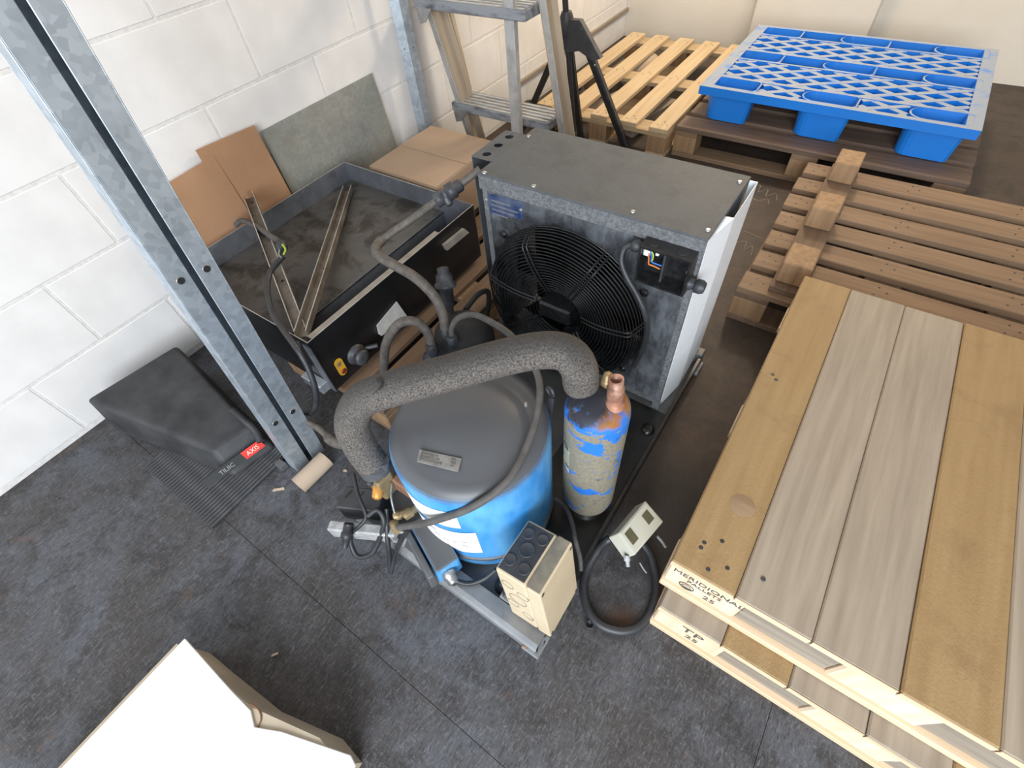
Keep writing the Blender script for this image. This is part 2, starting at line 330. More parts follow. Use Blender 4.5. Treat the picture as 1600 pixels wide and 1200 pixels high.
    def holed(s, o, ex, ey, w, h, hole, r, thick, n=32):
        """rectangular plate w x h from corner o along ex, ey with a round hole at (hx, hy), thickness along ex x ey"""
        o, ex, ey = V(o), V(ex).normalized(), V(ey).normalized(); ez = ex.cross(ey); hx, hy = hole
        angs = sorted([2 * math.pi * k / n for k in range(n)] + [math.atan2(cy - hy, cx - hx) % (2 * math.pi) for cx in (0, w) for cy in (0, h)])
        inner, outer = [], []
        for a in angs:
            c, sn = math.cos(a), math.sin(a); ts = []
            if c > 1e-9: ts.append((w - hx) / c)
            if c < -1e-9: ts.append(-hx / c)
            if sn > 1e-9: ts.append((h - hy) / sn)
            if sn < -1e-9: ts.append(-hy / sn)
            t = min(ts); inner.append((hx + r * c, hy + r * sn)); outer.append((hx + t * c, hy + t * sn))
        m = len(angs); P = lambda q, d: o + ex * q[0] + ey * q[1] + ez * d
        vs_ = [P(q, 0) for q in inner] + [P(q, 0) for q in outer] + [P(q, thick) for q in inner] + [P(q, thick) for q in outer]
        fs = []
        for i in range(m):
            j = (i + 1) % m
            fs += [[i, m + i, m + j, j][::-1], [2 * m + i, 3 * m + i, 3 * m + j, 2 * m + j], [i, j, 2 * m + j, 2 * m + i], [m + i, 3 * m + i, 3 * m + j, m + j][::-1]]
        return s.add(vs_, fs)
ORG = {}
def tag(o, label=None, cat=None, group=None, kind=None):
    if label: o['label'] = label
    if cat: o['category'] = cat
    if group: o['group'] = group
    if kind: o['kind'] = kind
    return o
def thing(name, loc, label, cat, group=None):
    o = bpy.data.objects.new(name, None); COL.objects.link(o); o.location = loc; o.empty_display_size = 0.05
    ORG[o.name] = V(loc); return tag(o, label, cat, group)
def mesh_of(mb, name, mt, org, bevel=0.0, seg=1, doubles=False):
    me = bpy.data.meshes.new(name)
    me.from_pydata([tuple(p - org) for p in mb.v], [], mb.f)
    for p, sflag in zip(me.polygons, mb.sm): p.use_smooth = sflag
    if bevel or doubles:
        bm = bmesh.new(); bm.from_mesh(me)
        if doubles: bmesh.ops.remove_doubles(bm, verts=bm.verts, dist=1e-5)
        if bevel:
            ed = [e for e in bm.edges if len(e.link_faces) == 2 and e.calc_face_angle(0) > 0.6]
            bmesh.ops.bevel(bm, geom=ed, offset=bevel, segments=seg, profile=0.5, affect='EDGES')
        bm.to_mesh(me); bm.free()
    me.materials.append(M[mt] if isinstance(mt, str) else mt); me.update(); return me
def obj(name, mb, mt, parent=None, bevel=0.0, label=None, cat=None, group=None, kind=None, loc=None, seg=1, doubles=False):
    if parent is not None: org = ORG[parent.name]
    elif loc is not None: org = V(loc)
    else:
        xs = [p.x for p in mb.v]; ys = [p.y for p in mb.v]; zs = [p.z for p in mb.v]
        org = V(((min(xs) + max(xs)) / 2, (min(ys) + max(ys)) / 2, min(zs)))
    o = bpy.data.objects.new(name, mesh_of(mb, name, mt, org, bevel, seg, doubles)); COL.objects.link(o)
    if parent is not None: o.parent = parent
    else: o.location = org
    ORG[o.name] = org
    return tag(o, label, cat, group, kind)
def inst(name, src, parent, off):
    """a further piece that shares its mesh with src"""
    o = bpy.data.objects.new(name, src.data); COL.objects.link(o); o.parent = parent; o.location = V(src.location) + V(off)
    ORG[o.name] = ORG[parent.name]; return o
def text(name, body, size, origin, xd, yd, mt, parent, align='LEFT', thick=0.0004):
    c = bpy.data.curves.new(name, 'FONT'); c.body = body; c.size = size; c.extrude = thick; c.align_x = align; c.resolution_u = 2
    t = bpy.data.objects.new(name + '_tmp', c); COL.objects.link(t)
    dg = bpy.context.evaluated_depsgraph_get(); me = bpy.data.meshes.new_from_object(t.evaluated_get(dg))
    bpy.data.objects.remove(t)
    x = V(xd).normalized(); z = x.cross(V(yd)).normalized(); y = z.cross(x)
    R_ = Matrix((x, y, z)).transposed().to_4x4(); me.transform(Matrix.Translation(V(origin) - ORG[parent.name]) @ R_)
    me.materials.clear(); me.materials.append(M[mt]); me.name = name
    o = bpy.data.objects.new(name, me); COL.objects.link(o); o.parent = parent; ORG[o.name] = ORG[parent.name]; return o
def screw(parent, p, nrm=(0, 0, 1), r=0.006, mt='zinc', name='screw'):
    return obj(name, MB().lathe(p, nrm, [(r, 0), (r, 0.0018), (r * 0.6, 0.0034)], 10), mt, parent)

# ================================================================= THE SETTING
XW, YF = -1.76, 3.92
fl = obj('floor', MB().box((-1.9, -2.2, -0.06), (3.6, YF + 0.1, -0.012)), 'black', kind='structure', loc=(0, 0, 0))
xs = [-1.76, 0.342, 2.78, 3.5]; ys = [-2.2, -0.085, 2.36, 3.92]
for i in range(3):
    for j in range(3):
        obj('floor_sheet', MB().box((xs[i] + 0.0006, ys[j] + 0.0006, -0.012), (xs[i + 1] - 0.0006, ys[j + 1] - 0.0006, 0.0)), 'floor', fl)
wl = obj('wall_left', MB().box((XW - 0.2, -2.2, 0), (XW - 0.0016, YF, 3.0)), 'mortar', kind='structure', loc=(XW - 0.1, 1, 0))
blk = None
for k in range(-1, 13):
    z0 = max(0.0, 0.015 + 0.225 * k) + 0.005; z1 = min(3.0, 0.015 + 0.225 * (k + 1)) - 0.005
    if z1 - z0 < 0.05: continue
    y = -2.2 - (0.0 if k % 2 else 0.228)
    while y < YF:
        a, b = max(y, -2.2) + 0.004, min(y + 0.456, YF) - 0.004
        if b - a > 0.05:
            if blk and abs((b - a) - 0.448) < 1e-4 and abs(z1 - z0 - 0.215) < 1e-4:
                inst('block', blk, wl, (0, a - ba, z0 - bz))
            else:
                o = obj('block', MB().box((XW - 0.03, a, z0), (XW, b, z1)), 'wall', wl, bevel=0.002)
                if abs((b - a) - 0.448) < 1e-4 and abs(z1 - z0 - 0.215) < 1e-4: blk, ba, bz = o, a, z0
        y += 0.456
obj('wall_far', MB().box((XW, YF, 0), (3.5, YF + 0.15, 3.0)), 'plaster', kind='structure')
obj('trim_1', MB().box((-0.86, YF - 0.1, 0), (-0.2, YF, 3.0)), 'plaster', kind='structure', bevel=0.006)
obj('wall_right', MB().box((3.5, -2.2, 0), (3.65, YF, 3.0)), 'wall', kind='structure')
obj('ceiling', MB().box((XW, -1.2, 3.0), (3.5, YF, 3.1)), 'ceiling', kind='structure')
tr = obj('trim_2', MB().box((XW, 2.5, 0.150), (XW + 0.018, YF, 0.172)), 'wood_greyed', kind='structure', bevel=0.002)
for y in (2.9, 3.35, 3.8): obj('nail', MB().cyl((XW + 0.018, y, 0.161), (XW + 0.0195, y, 0.161), 0.004, 8), 'dark_zinc', tr)

# ================================================================= CONDENSING UNIT
CU = thing('condensing_unit', (-0.43, 0.6, 0.0), 'sooty condensing unit with blue compressor, fan housing and insulated pipe on steel base', 'refrigeration unit')
# --- base frame
bf = obj('base_frame', MB().box((-0.705, 0.16, 0.022), (-0.135, 1.16, 0.030)), 'frame_steel', CU, bevel=0.001)
rl = MB(); rl.prof((-0.712, 0, 0), (-0.130, 0, 0), [(0.122, 0.012), (0.128, 0.012), (0.128, 0.062), (0.136, 0.072), (0.170, 0.066), (0.170, 0.060), (0.138, 0.064), (0.122, 0.056)], (0, 1, 0))
obj('rail', rl, 'rail_light', bf)
obj('rail', MB().box((-0.712, 1.13, 0.012), (-0.130, 1.165, 0.068)), 'frame_steel', bf, bevel=0.003)
for x in (-0.712, -0.140):
    obj('side_rail', MB().box((x, 0.165, 0.012), (x + 0.010, 1.13, 0.060)), 'oily', bf, bevel=0.001)
for x in (-0.70, -0.16):
    for y in (0.118, 1.10): obj('foot', MB().box((x - 0.008, y, 0.0), (x + 0.038, y + 0.055, 0.016)), 'rail_light', bf, bevel=0.002)
screw(bf, (-0.158, 0.1215, 0.040), (0, -1, 0), 0.008, 'rust', 'bolt'); screw(bf, (-0.125, 0.15, 0.05), (1, 0, 0), 0.006, 'dark_zinc', 'bolt')
obj('oil_pool', MB().box((-0.36, 0.30, 0.030), (-0.142, 0.885, 0.0315)), 'oily', bf)
for x, y in ((-0.275, 0.205), (-0.25, 0.30), (-0.60, 0.56)):
    obj('isolator_foot', MB().lathe((x, y, 0.030), (0, 0, 1), [(0.024, 0), (0.022, 0.012), (0.010, 0.014), (0.010, 0.024), (0.006, 0.025)], 16), 'dark_zinc', bf)
obj('isolator_foot', MB().lathe((-0.1662, 0.8066, 0.0300), (0, 0, 1), [(0.020, 0), (0.018, 0.01), (0.008, 0.012)], 16), 'oily', bf)
tb = obj('terminal_plate', MB().box((-0.262, 0.172, 0.066), (-0.205, 0.198, 0.074)), 'zinc', bf, bevel=0.002)
for x in (-0.25, -0.218): obj('terminal_nut', MB().lathe((x, 0.185, 0.074), (0, 0, 1), [(0.009, 0), (0.009, 0.008), (0.004, 0.009)], 8), 'dark_zinc', tb)

# --- compressor
CX, CY, CR = -0.437, 0.366, 0.176
prof = [(0.10, 0.030), (CR * 0.90, 0.031), (CR * 0.985, 0.038), (CR, 0.050), (CR, 0.40)]
for k in range(1, 9):
    a = math.radians(90 * k / 8); prof.append((CR - 0.040 * (1 - math.cos(a)), 0.40 + 0.036 * math.sin(a)))
prof += [(CR * 0.60, 0.450), (CR * 0.38, 0.458), (CR * 0.18, 0.461), (0.002, 0.462)]
cp = obj('compressor', MB().lathe((CX, CY, 0), (0, 0, 1), prof, 72), 'blue_paint', CU)
obj('belly_band', MB().lathe((CX, CY, 0), (0, 0, 1), [(CR + 0.0005, 0.086), (CR + 0.0045, 0.088), (CR + 0.0045, 0.097), (CR + 0.0005, 0.099)], 72, False), 'frame_steel', cp)
def on_shell(a0, a1, z0, z1, dr, tilt=0.0, n=14):
    m = MB(); vs_ = []
    for i in range(n + 1):
        t = i / n; a = math.radians(a0 + (a1 - a0) * t); 
        for zz in (z0, z1): vs_.append((CX + (CR + dr) * math.cos(a), CY + (CR + dr) * math.sin(a), zz + tilt * t))
    m.add(vs_, [[2 * i, 2 * i + 2, 2 * i + 3, 2 * i + 1] for i in range(n)], True); return m
pl1 = obj('paper_label', on_shell(246, 296, 0.262, 0.345, 0.0008, 0.03), 'paper', cp)
pl2 = obj('paper_label', on_shell(248, 305, 0.112, 0.240, 0.0012, 0.03), 'paper', cp)
for i, (a, z, wd) in enumerate(((262, 0.226, 11), (262, 0.216, 8), (259, 0.200, 3), (266, 0.192, 7), (275, 0.186, 6), (284, 0.190, 3), (292, 0.205, 4), (291, 0.180, 5), (277, 0.140, 1.5))):
    obj('print_line', on_shell(a, a + wd, z, z + 0.004 + (0.012 if i == 8 else 0), 0.0016, n=4), 'ink', cp)
# nameplate on the dome
a_, b_, c_, d_ = (-0.4692, 0.2541, 0.4520), (-0.3842, 0.2832, 0.4520), (-0.3744, 0.2580, 0.4500), (-0.4575, 0.2323, 0.4500)
a_, b_, c_, d_ = [V(q) for q in (a_, b_, c_, d_)]
npl = MB(); npl.hexa([d_, c_, b_, a_], [p + V((0, 0, 0.004)) for p in (d_, c_, b_, a_)])
npo = obj('nameplate', npl, 'nameplate', cp)
xd = (b_ - a_).normalized(); yd = (a_ - d_).normalized(); W_ = (b_ - a_).length; Hh = (a_ - d_).length
# lettering stands across the plate
for i, tline in enumerate(('Z2003231A', 'JE1000G2106', 'MTZ100HS4VE')):
    text('lettering', tline, Hh * 0.30, a_ + xd * W_ * 0.05 - yd * Hh * (0.30 + 0.28 * i) + V((0, 0, 0.0042)), xd, yd, 'black_ink', cp)
for i in range(3):
    text('lettering', '25%s' % 'AZ7'[i], Hh * 0.24, a_ + xd * W_ * 0.76 - yd * Hh * (0.28 + 0.28 * i) + V((0, 0, 0.0042)), xd, yd, 'black_ink', cp)
obj('vent_screw', MB().lathe((-0.3472, 0.4555, 0.4520), (0, 0, 1), [(0.004, 0), (0.004, 0.008), (0.003, 0.010)], 8), 'zinc', cp)
lg = MB(); lg.ring((-0.3295, 0.5238, 0.4350), (0.4, 1, 0), 0.012, 0.004, 16, 6); lg.beam((-0.3240, 0.5198, 0.4200), (-0.3169, 0.5023, 0.3900), 0.012, 0.004)
obj('lifting_lug', lg, 'dark_zinc', cp)
# terminal housing low on the front of the shell
tbx = MB(); p0 = V((-0.520, 0.205, 0.075)); p1 = V((-0.385, 0.150, 0.075))
ux = (p1 - p0).normalized(); uy = V((ux.y, -ux.x, 0))
tbx.hexa([p0 - uy * 0.03, p0 + uy * 0.035, p1 + uy * 0.035, p1 - uy * 0.03][::-1], [p + V((0, 0, 0.075)) for p in (p0 - uy * 0.03, p0 + uy * 0.030, p1 + uy * 0.030, p1 - uy * 0.03)][::-1])
tx = obj('terminal_housing', tbx, 'blue_paint', cp, bevel=0.006, seg=2)
cv = MB(); q0 = p0 + uy * 0.036 + V((0, 0, 0.002)); q1 = p1 + uy * 0.036 + V((0, 0, 0.002))
cv.hexa([q0, q0 + uy * 0.022, q1 + uy * 0.022, q1][::-1], [p + V((0, 0, 0.066)) for p in (q0, q0 + uy * 0.016, q1 + uy * 0.016, q1)][::-1])
obj('terminal_cover', cv, 'frame_steel', cp, bevel=0.004, seg=2)
g0 = p1 + ux * 0.002 + uy * 0.006 + V((0, 0, 0.036)); gl = MB().lathe(g0, ux, [(0.017, 0), (0.017, 0.012), (0.014, 0.014), (0.014, 0.024), (0.010, 0.030)], 10)
obj('cable_gland', gl, 'zinc', cp)
obj('cable', MB().tube([g0 + ux * 0.03, (-0.3776, 0.1382, 0.0900), (-0.3430, 0.1532, 0.0750), (-0.3152, 0.1820, 0.0800), (-0.2970, 0.2136, 0.1000)], 0.006, 10), 'rubber', CU)
# --- base of suction valve, left of the shell
vb = MB(); vb.beam((-0.612, 0.205, 0.205), (-0.612, 0.205, 0.285), 0.052, 0.046)
sv = obj('suction_valve', vb, 'brass', CU, bevel=0.006, seg=2)
obj('valve_flange', MB().box((-0.588, 0.215, 0.21), (-0.530, 0.262, 0.262)), 'rust', sv, bevel=0.005)
obj('flange_joint', MB().beam((-0.575, 0.248, 0.235), (-0.51, 0.295, 0.235), 0.04, 0.04), 'rust', sv, bevel=0.004)
obj('gauge_port', MB().lathe((-0.6157, 0.1950, 0.2720), V((0.25, -0.6, 0.45)), [(0.011, 0), (0.011, 0.010), (0.008, 0.012), (0.008, 0.024), (0.004, 0.027)], 12), 'dark_zinc', sv)
obj('valve_stem', MB().lathe((-0.6051, 0.1920, 0.2550), V((0.35, -0.55, -0.1)), [(0.015, -0.01), (0.013, 0.012), (0.012, 0.03), (0.006, 0.034)], 12), 'orange_brass', sv)
fc = MB(); fc.lathe((-0.6051, 0.2134, 0.2850), (0.1, 0.3, 0.9), [(0.017, 0), (0.019, 0.02), (0.017, 0.045)], 12)
obj('lagging_stub', fc, 'foam_grey', sv)
# --- insulated suction line
SP = [(-0.6195, 0.2131, 0.2900), (-0.6335, 0.2145, 0.3650), (-0.6433, 0.2276, 0.4400), (-0.6180, 0.2631, 0.5050), (-0.5492, 0.3090, 0.5450), (-0.4816, 0.3708, 0.5600), (-0.4100, 0.4448, 0.5720), (-0.3433, 0.5023, 0.5820), (-0.2974, 0.5257, 0.5800), (-0.2659, 0.5229, 0.5620), (-0.2590, 0.5277, 0.5050)]
sp = obj('suction_pipe', MB().tube(SP, 0.0365, 22, 8), 'foam', CU)
j0 = V(SP[0]) + (V(SP[1]) - V(SP[0])) * 0.30; j1 = V(SP[0]) + (V(SP[1]) - V(SP[0])) * 0.36
obj('joint_tape', MB().tube([SP[0], tuple(j0), tuple(j1)], 0.0375, 22, 3), 'foam_grey', sp)
tear = MB(); tear.tube([(-0.5701, 0.2869, 0.5780), (-0.5576, 0.2889, 0.5800), (-0.5505, 0.2772, 0.5780), (-0.5573, 0.2609, 0.5720)], lambda t: 0.0035 * (1 - 0.7 * t), 6, 4)
obj('tear', tear, 'black', sp)
# --- accumulator
AX, AY, AR = -0.212, 0.513, 0.0665
ap = [(0.02, 0.055), (AR * 0.7, 0.060), (AR * 0.95, 0.073), (AR, 0.092), (AR, 0.468), (AR * 0.97, 0.483), (AR * 0.86, 0.495), (AR * 0.6, 0.504), (AR * 0.3, 0.508), (0.002, 0.509)]
ac = obj('suction_accumulator', MB().lathe((AX, AY, 0), (0, 0, 1), ap, 48), 'flaking', CU)
st0, st1 = V((-0.1789, 0.5181, 0.5000)), V((-0.1871, 0.5244, 0.5720))
st = MB(); dv = (st1 - st0); st.lathe(st0, dv, [(0.0195, 0), (0.0180, 0.012), (0.0150, 0.018), (0.0168, 0.026), (0.0168, 0.05), (0.0142, 0.054), (0.0142, dv.length), (0.0112, dv.length), (0.0112, 0.03)], 24, False)
so = obj('copper_stub', st, 'copper', ac)
obj('bore', MB().lathe(st0 + dv.normalized() * 0.05, dv, [(0.0112, 0), (0.0, 0.0005)], 24, False), 'copper_in', ac)
pg = MB().lathe((-0.2156, 0.5537, 0.5050), (0, 0, 1), [(0.013, 0), (0.013, 0.016), (0.010, 0.017), (0.010, 0.030), (0.004, 0.033)], 6); obj('hex_plug', pg, 'brass', ac)
lbm = MB(); vs_ = []
for i in range(9):
    a = math.radians(222 + 26 * i / 8)
    for zz in (0.29, 0.40): vs_.append((AX + (AR + 0.0008) * math.cos(a), AY + (AR + 0.0008) * math.sin(a), zz - 0.02 * i / 8))
lbm.add(vs_, [[2 * i, 2 * i + 2, 2 * i + 3, 2 * i + 1] for i in range(8)], True)
obj('worn_label', lbm, mat('worn_label', (0.36, 0.34, 0.24), (0.55, 0.56, 0.60), scale=30, lo=0.5, hi=0.6, rough=0.6, dirt=(0.03, 0.03, 0.03), dscale=25, dlo=0.55, dhi=0.6), ac)
obj('base_ring', MB().lathe((AX, AY, 0.032), (0, 0, 1), [(0.058, 0), (0.050, 0.01), (0.038, 0.028)], 24), 'oily', ac)
# --- liquid receiver
RX, RY, RR = -0.682, 0.640, 0.084
tk = [(0.03, 0.032), (RR * 0.9, 0.045), (RR, 0.075), (RR, 0.310), (RR * 0.94, 0.338), (RR * 0.75, 0.357), (RR * 0.4, 0.367), (0.002, 0.369)]
rc = obj('liquid_receiver', MB().lathe((RX, RY, 0), (0, 0, 1), tk, 40), 'tank', CU)
rv0 = V((-0.7531, 0.6741, 0.3600)); 
obj('receiver_valve', MB().lathe(rv0, V((-0.7728, 0.7010, 0.4550)) - rv0, [(0.012, -0.01), (0.012, 0.004), (0.017, 0.008), (0.019, 0.060), (0.030, 0.066), (0.030, 0.073), (0.024, 0.076), (0.022, 0.098), (0.016, 0.102), (0.016, 0.116), (0.006, 0.118)], 14), 'dark_zinc', rc)
obj('lifting_handle', MB().tube([(-0.7221, 0.7041, 0.3450), (-0.7248, 0.7667, 0.3500), (-0.7256, 0.8113, 0.3300), (-0.7291, 0.8182, 0.2900), (-0.7339, 0.8049, 0.2400), (-0.7256, 0.7697, 0.1900)], 0.008, 8), 'black', rc)
obj('handle_brace', MB().tube([(-0.7458, 0.7912, 0.1600), (-0.7665, 0.8537, 0.1300), (-0.7742, 0.8890, 0.1200)], 0.006, 8), 'black', rc)
for nm, px in (('port_nut', (-0.6917, 0.5879, 0.3720)), ('port_nut', (-0.6653, 0.5804, 0.3660)), ('port_nut', (-0.7044, 0.5381, 0.3520))):
    obj(nm, MB().lathe(px, (0, 0, 1), [(0.017, -0.02), (0.017, 0.012), (0.013, 0.016)], 6), 'dark_zinc', rc)
fd = MB(); fd.lathe((RX - 0.068, RY - 0.075, 0.07), (0, 0, 1), [(0.028, 0), (0.034, 0.02), (0.034, 0.17), (0.026, 0.20), (0.012, 0.21)], 20)
obj('filter_drier', fd, 'dark_zinc', rc)
# --- liquid lines
LQ = [(-0.6888, 0.5842, 0.3720), (-0.7058, 0.6059, 0.4200), (-0.7395, 0.6208, 0.4550), (-0.7977, 0.6240, 0.4900), (-0.8836, 0.6273, 0.5000), (-0.9337, 0.6324, 0.5050), (-0.9635, 0.6605, 0.5050), (-0.9620, 0.6991, 0.5100), (-0.9097, 0.7757, 0.5450), (-0.8571, 0.8622, 0.5850), (-0.8280, 0.8918, 0.6030), (-0.7967, 0.9362, 0.6280)]
lq = obj('liquid_line', MB().tube(LQ, lambda t: 0.0135 if t < 0.62 else 0.010, 14, 6), 'pipe_dusty', CU)
ca, cb = V((-0.8773, 0.8272, 0.5700)), V((-0.8272, 0.8906, 0.6020)); dv = cb - ca; L = dv.length
obj('coupling', MB().lathe(ca, dv, [(0.012, 0), (0.020, 0.002), (0.020, L * 0.28), (0.016, L * 0.30), (0.016, L * 0.45), (0.022, L * 0.47), (0.022, L * 0.72), (0.017, L * 0.74), (0.017, L * 0.92), (0.012, L)], 8), 'dark_zinc', lq)
obj('coupling_cap', MB().lathe(ca + dv * 0.35, V((0.6, -0.2, -0.5)), [(0.012, 0), (0.012, 0.026), (0.008, 0.030)], 8), 'dark_zinc', lq)
obj('discharge_loop', MB().tube([(-0.7029, 0.5384, 0.3500), (-0.7205, 0.5513, 0.3900), (-0.7475, 0.5470, 0.4200), (-0.7811, 0.5223, 0.4200), (-0.8058, 0.4861, 0.3800), (-0.8370, 0.4706, 0.3000), (-0.8696, 0.4545, 0.1800)], 0.0125, 12, 6), 'pipe_dusty', CU)
obj('hose', MB().tube([(-0.6638, 0.5786, 0.3660), (-0.6685, 0.5914, 0.4000), (-0.6510, 0.6093, 0.4300), (-0.5924, 0.6059, 0.4700), (-0.5139, 0.5817, 0.5000), (-0.4529, 0.5655, 0.5050), (-0.3921, 0.5429, 0.4900), (-0.3442, 0.5050, 0.4780), (-0.3116, 0.4452, 0.4660), (-0.2918, 0.3706, 0.4520), (-0.2865, 0.2949, 0.4430), (-0.3176, 0.2292, 0.4200), (-0.3922, 0.1844, 0.3450), (-0.4576, 0.1642, 0.2700), (-0.5146, 0.1459, 0.2150)], 0.0078, 12, 6), 'hose', CU)
obj('hose_fitting', MB().lathe((-0.5232, 0.1436, 0.2080), V((-0.6, 0.25, -0.2)), [(0.010, -0.014), (0.011, 0), (0.011, 0.016), (0.007, 0.018)], 10), 'brass', CU)
obj('capped_stub', MB().tube([(-0.9811, 0.2422, 0.1600), (-0.9395, 0.2469, 0.1500), (-0.8883, 0.2449, 0.1300), (-0.8506, 0.2626, 0.1200)], lambda t: 0.0095 if t < 0.5 else 0.016, 10, 5), 'pipe_dusty', CU)
# --- pressure controls at the left end
pc = obj('pressure_control', MB().hexa([(-0.735, 0.108, 0.050), (-0.632, 0.158, 0.050), (-0.655, 0.215, 0.050), (-0.758, 0.165, 0.050)], [(-0.735, 0.108, 0.130), (-0.632, 0.158, 0.130), (-0.655, 0.215, 0.130), (-0.758, 0.165, 0.130)]), 'black_plastic', CU, bevel=0.003)
fp = obj('front_plate', MB().hexa([(-0.706, 0.052, 0.085), (-0.545, 0.135, 0.085), (-0.557, 0.160, 0.085), (-0.718, 0.077, 0.085)], [(-0.706, 0.052, 0.135), (-0.545, 0.135, 0.135), (-0.557, 0.160, 0.135), (-0.718, 0.077, 0.135)]), 'grey_plastic', pc, bevel=0.004)
for i in range(2): obj('slot', MB().box((-0.7340 + 0.03 * i, 0.140 + 0.015 * i, 0.1303), (-0.728 + 0.03 * i, 0.165 + 0.015 * i, 0.1310)), 'black', pc)
obj('plug', MB().lathe((-0.6592, 0.0946, 0.1500), V((0.2, -0.5, -0.35)), [(0.012, 0), (0.012, 0.02), (0.015, 0.022), (0.015, 0.035), (0.009, 0.04), (0.007, 0.06)], 12), 'rubber', pc)
obj('control_cable', MB().tube([(-0.6553, 0.0832, 0.1200), (-0.6463, 0.0626, 0.0900), (-0.6199, 0.0527, 0.0700), (-0.5925, 0.0761, 0.0800), (-0.5838, 0.1081, 0.1100), (-0.5815, 0.1453, 0.1600), (-0.6052, 0.1556, 0.1800), (-0.6207, 0.1330, 0.1700)], 0.0065, 10), 'rubber', pc)
obj('control_cable', MB().tube([(-0.7177, 0.1901, 0.2000), (-0.6675, 0.1547, 0.1900), (-0.6277, 0.1310, 0.1650), (-0.6308, 0.1049, 0.1500), (-0.6468, 0.0843, 0.1300)], 0.005, 8), 'rubber', pc)
obj('loose_cable', MB().tube([(-0.5939, 0.1717, 0.1700), (-0.5672, 0.1294, 0.1300), (-0.5534, 0.1014, 0.0800), (-0.5489, 0.0745, 0.0200)], 0.0062, 8), 'rubber', CU)
obj('loose_cable', MB().tube([(-0.5110, 0.1610, 0.1700), (-0.5274, 0.1359, 0.1300), (-0.5421, 0.1068, 0.0700), (-0.5435, 0.0729, 0.0180)], 0.006, 8), 'rubber', CU)
br = MB(); br.lathe((-0.5620, 0.1703, 0.1700), V((0.5, 0.4, 0.25)), [(0.012, 0), (0.012, 0.014), (0.009, 0.016), (0.009, 0.03), (0.013, 0.031), (0.013, 0.045)], 8); br.lathe((-0.5342, 0.1803, 0.1900), V((0.4, 0.7, 0.2)), [(0.014, 0), (0.014, 0.02), (0.010, 0.022), (0.010, 0.05)], 6)
obj('brass_tee', br, 'brass', CU)
cl = MB(); cl.tube([(-0.5477, 0.1327, 0.1200), (-0.5424, 0.1466, 0.1400), (-0.5212, 0.1564, 0.1400), (-0.5235, 0.1334, 0.1100)], 0.005, 8); obj('pipe_clip', cl, 'zinc', CU)
obj('capillary', MB().tube([(-0.5793, 0.2111, 0.2600), (-0.5802, 0.1937, 0.2200), (-0.5682, 0.1780, 0.1900), (-0.5581, 0.1704, 0.1750)], 0.003, 8), 'zinc', CU)
obj('cable', MB().tube([(-0.2664, 0.4391, 0.1200), (-0.2346, 0.4296, 0.1300), (-0.1956, 0.3959, 0.1500), (-0.1618, 0.3537, 0.1700), (-0.1416, 0.3424, 0.1200), (-0.1291, 0.3294, 0.0800)], 0.0055, 8), 'hose', CU)

# --- condenser housing
HX0, HX1, HY0, HY1, HZ0, HZ1 = -0.760, -0.172, 0.894, 1.150, 0.060, 0.648
FXc, FZc, FR = -0.503, 0.318, 0.243
hs = MB()
hs.holed((HX0, HY0, HZ0), (1, 0, 0), (0, 0, 1), HX1 - HX0, HZ1 - HZ0 - 0.036, (FXc - HX0, FZc - HZ0), FR - 0.004, 0.0016, 64)
hs.box((HX0, HY0, HZ0), (HX0 + 0.002, HY1, HZ1 - 0.004)); hs.box((HX1 - 0.002, HY0, HZ0), (HX1, HY1, HZ1 - 0.004)); hs.box((HX0, HY0, HZ0), (HX1, HY1, HZ0 + 0.002))
hg = obj('condenser_housing', hs, 'sooty', CU)
ld = MB(); ld.box((HX0 - 0.004, HY0 - 0.010, HZ1 - 0.003), (HX1 + 0.003, HY1 + 0.010, HZ1 + 0.003))
lid = obj('lid', ld, 'lid_steel', hg, bevel=0.002, seg=2)
obj('lid_flange', MB().box((HX0 - 0.003, HY0 - 0.0095, HZ1 - 0.040), (HX1 + 0.002, HY0 - 0.006, HZ1 - 0.001)), 'dirty_flange', hg, bevel=0.001)
for q in ((-0.7462, 0.8922, 0.6510), (-0.6000, 0.8952, 0.6510), (-0.3460, 0.9054, 0.6510), (-0.1814, 0.9146, 0.6510), (-0.1844, 1.1225, 0.6510), (-0.7502, 1.1041, 0.6510)): screw(hg, q, (0, 0, 1), 0.0062)
for x in (HX0 + 0.001, HX1 - 0.017): obj('corner_strip', MB().box((x, HY0 - 0.004, HZ0), (x + 0.015, HY0 - 0.001, HZ1 - 0.041)), 'dirty_flange', hg)
obj('corner_foot', MB().box((HX1 - 0.022, HY0 - 0.004, 0.020), (HX1 + 0.002, HY0 + 0.03, 0.060)), 'dirty_flange', hg, bevel=0.001)
obj('bottom_strip', MB().box((HX0, HY0 - 0.005, HZ0 - 0.002), (HX1, HY0 - 0.001, HZ0 + 0.014)), 'dirty_flange', hg)
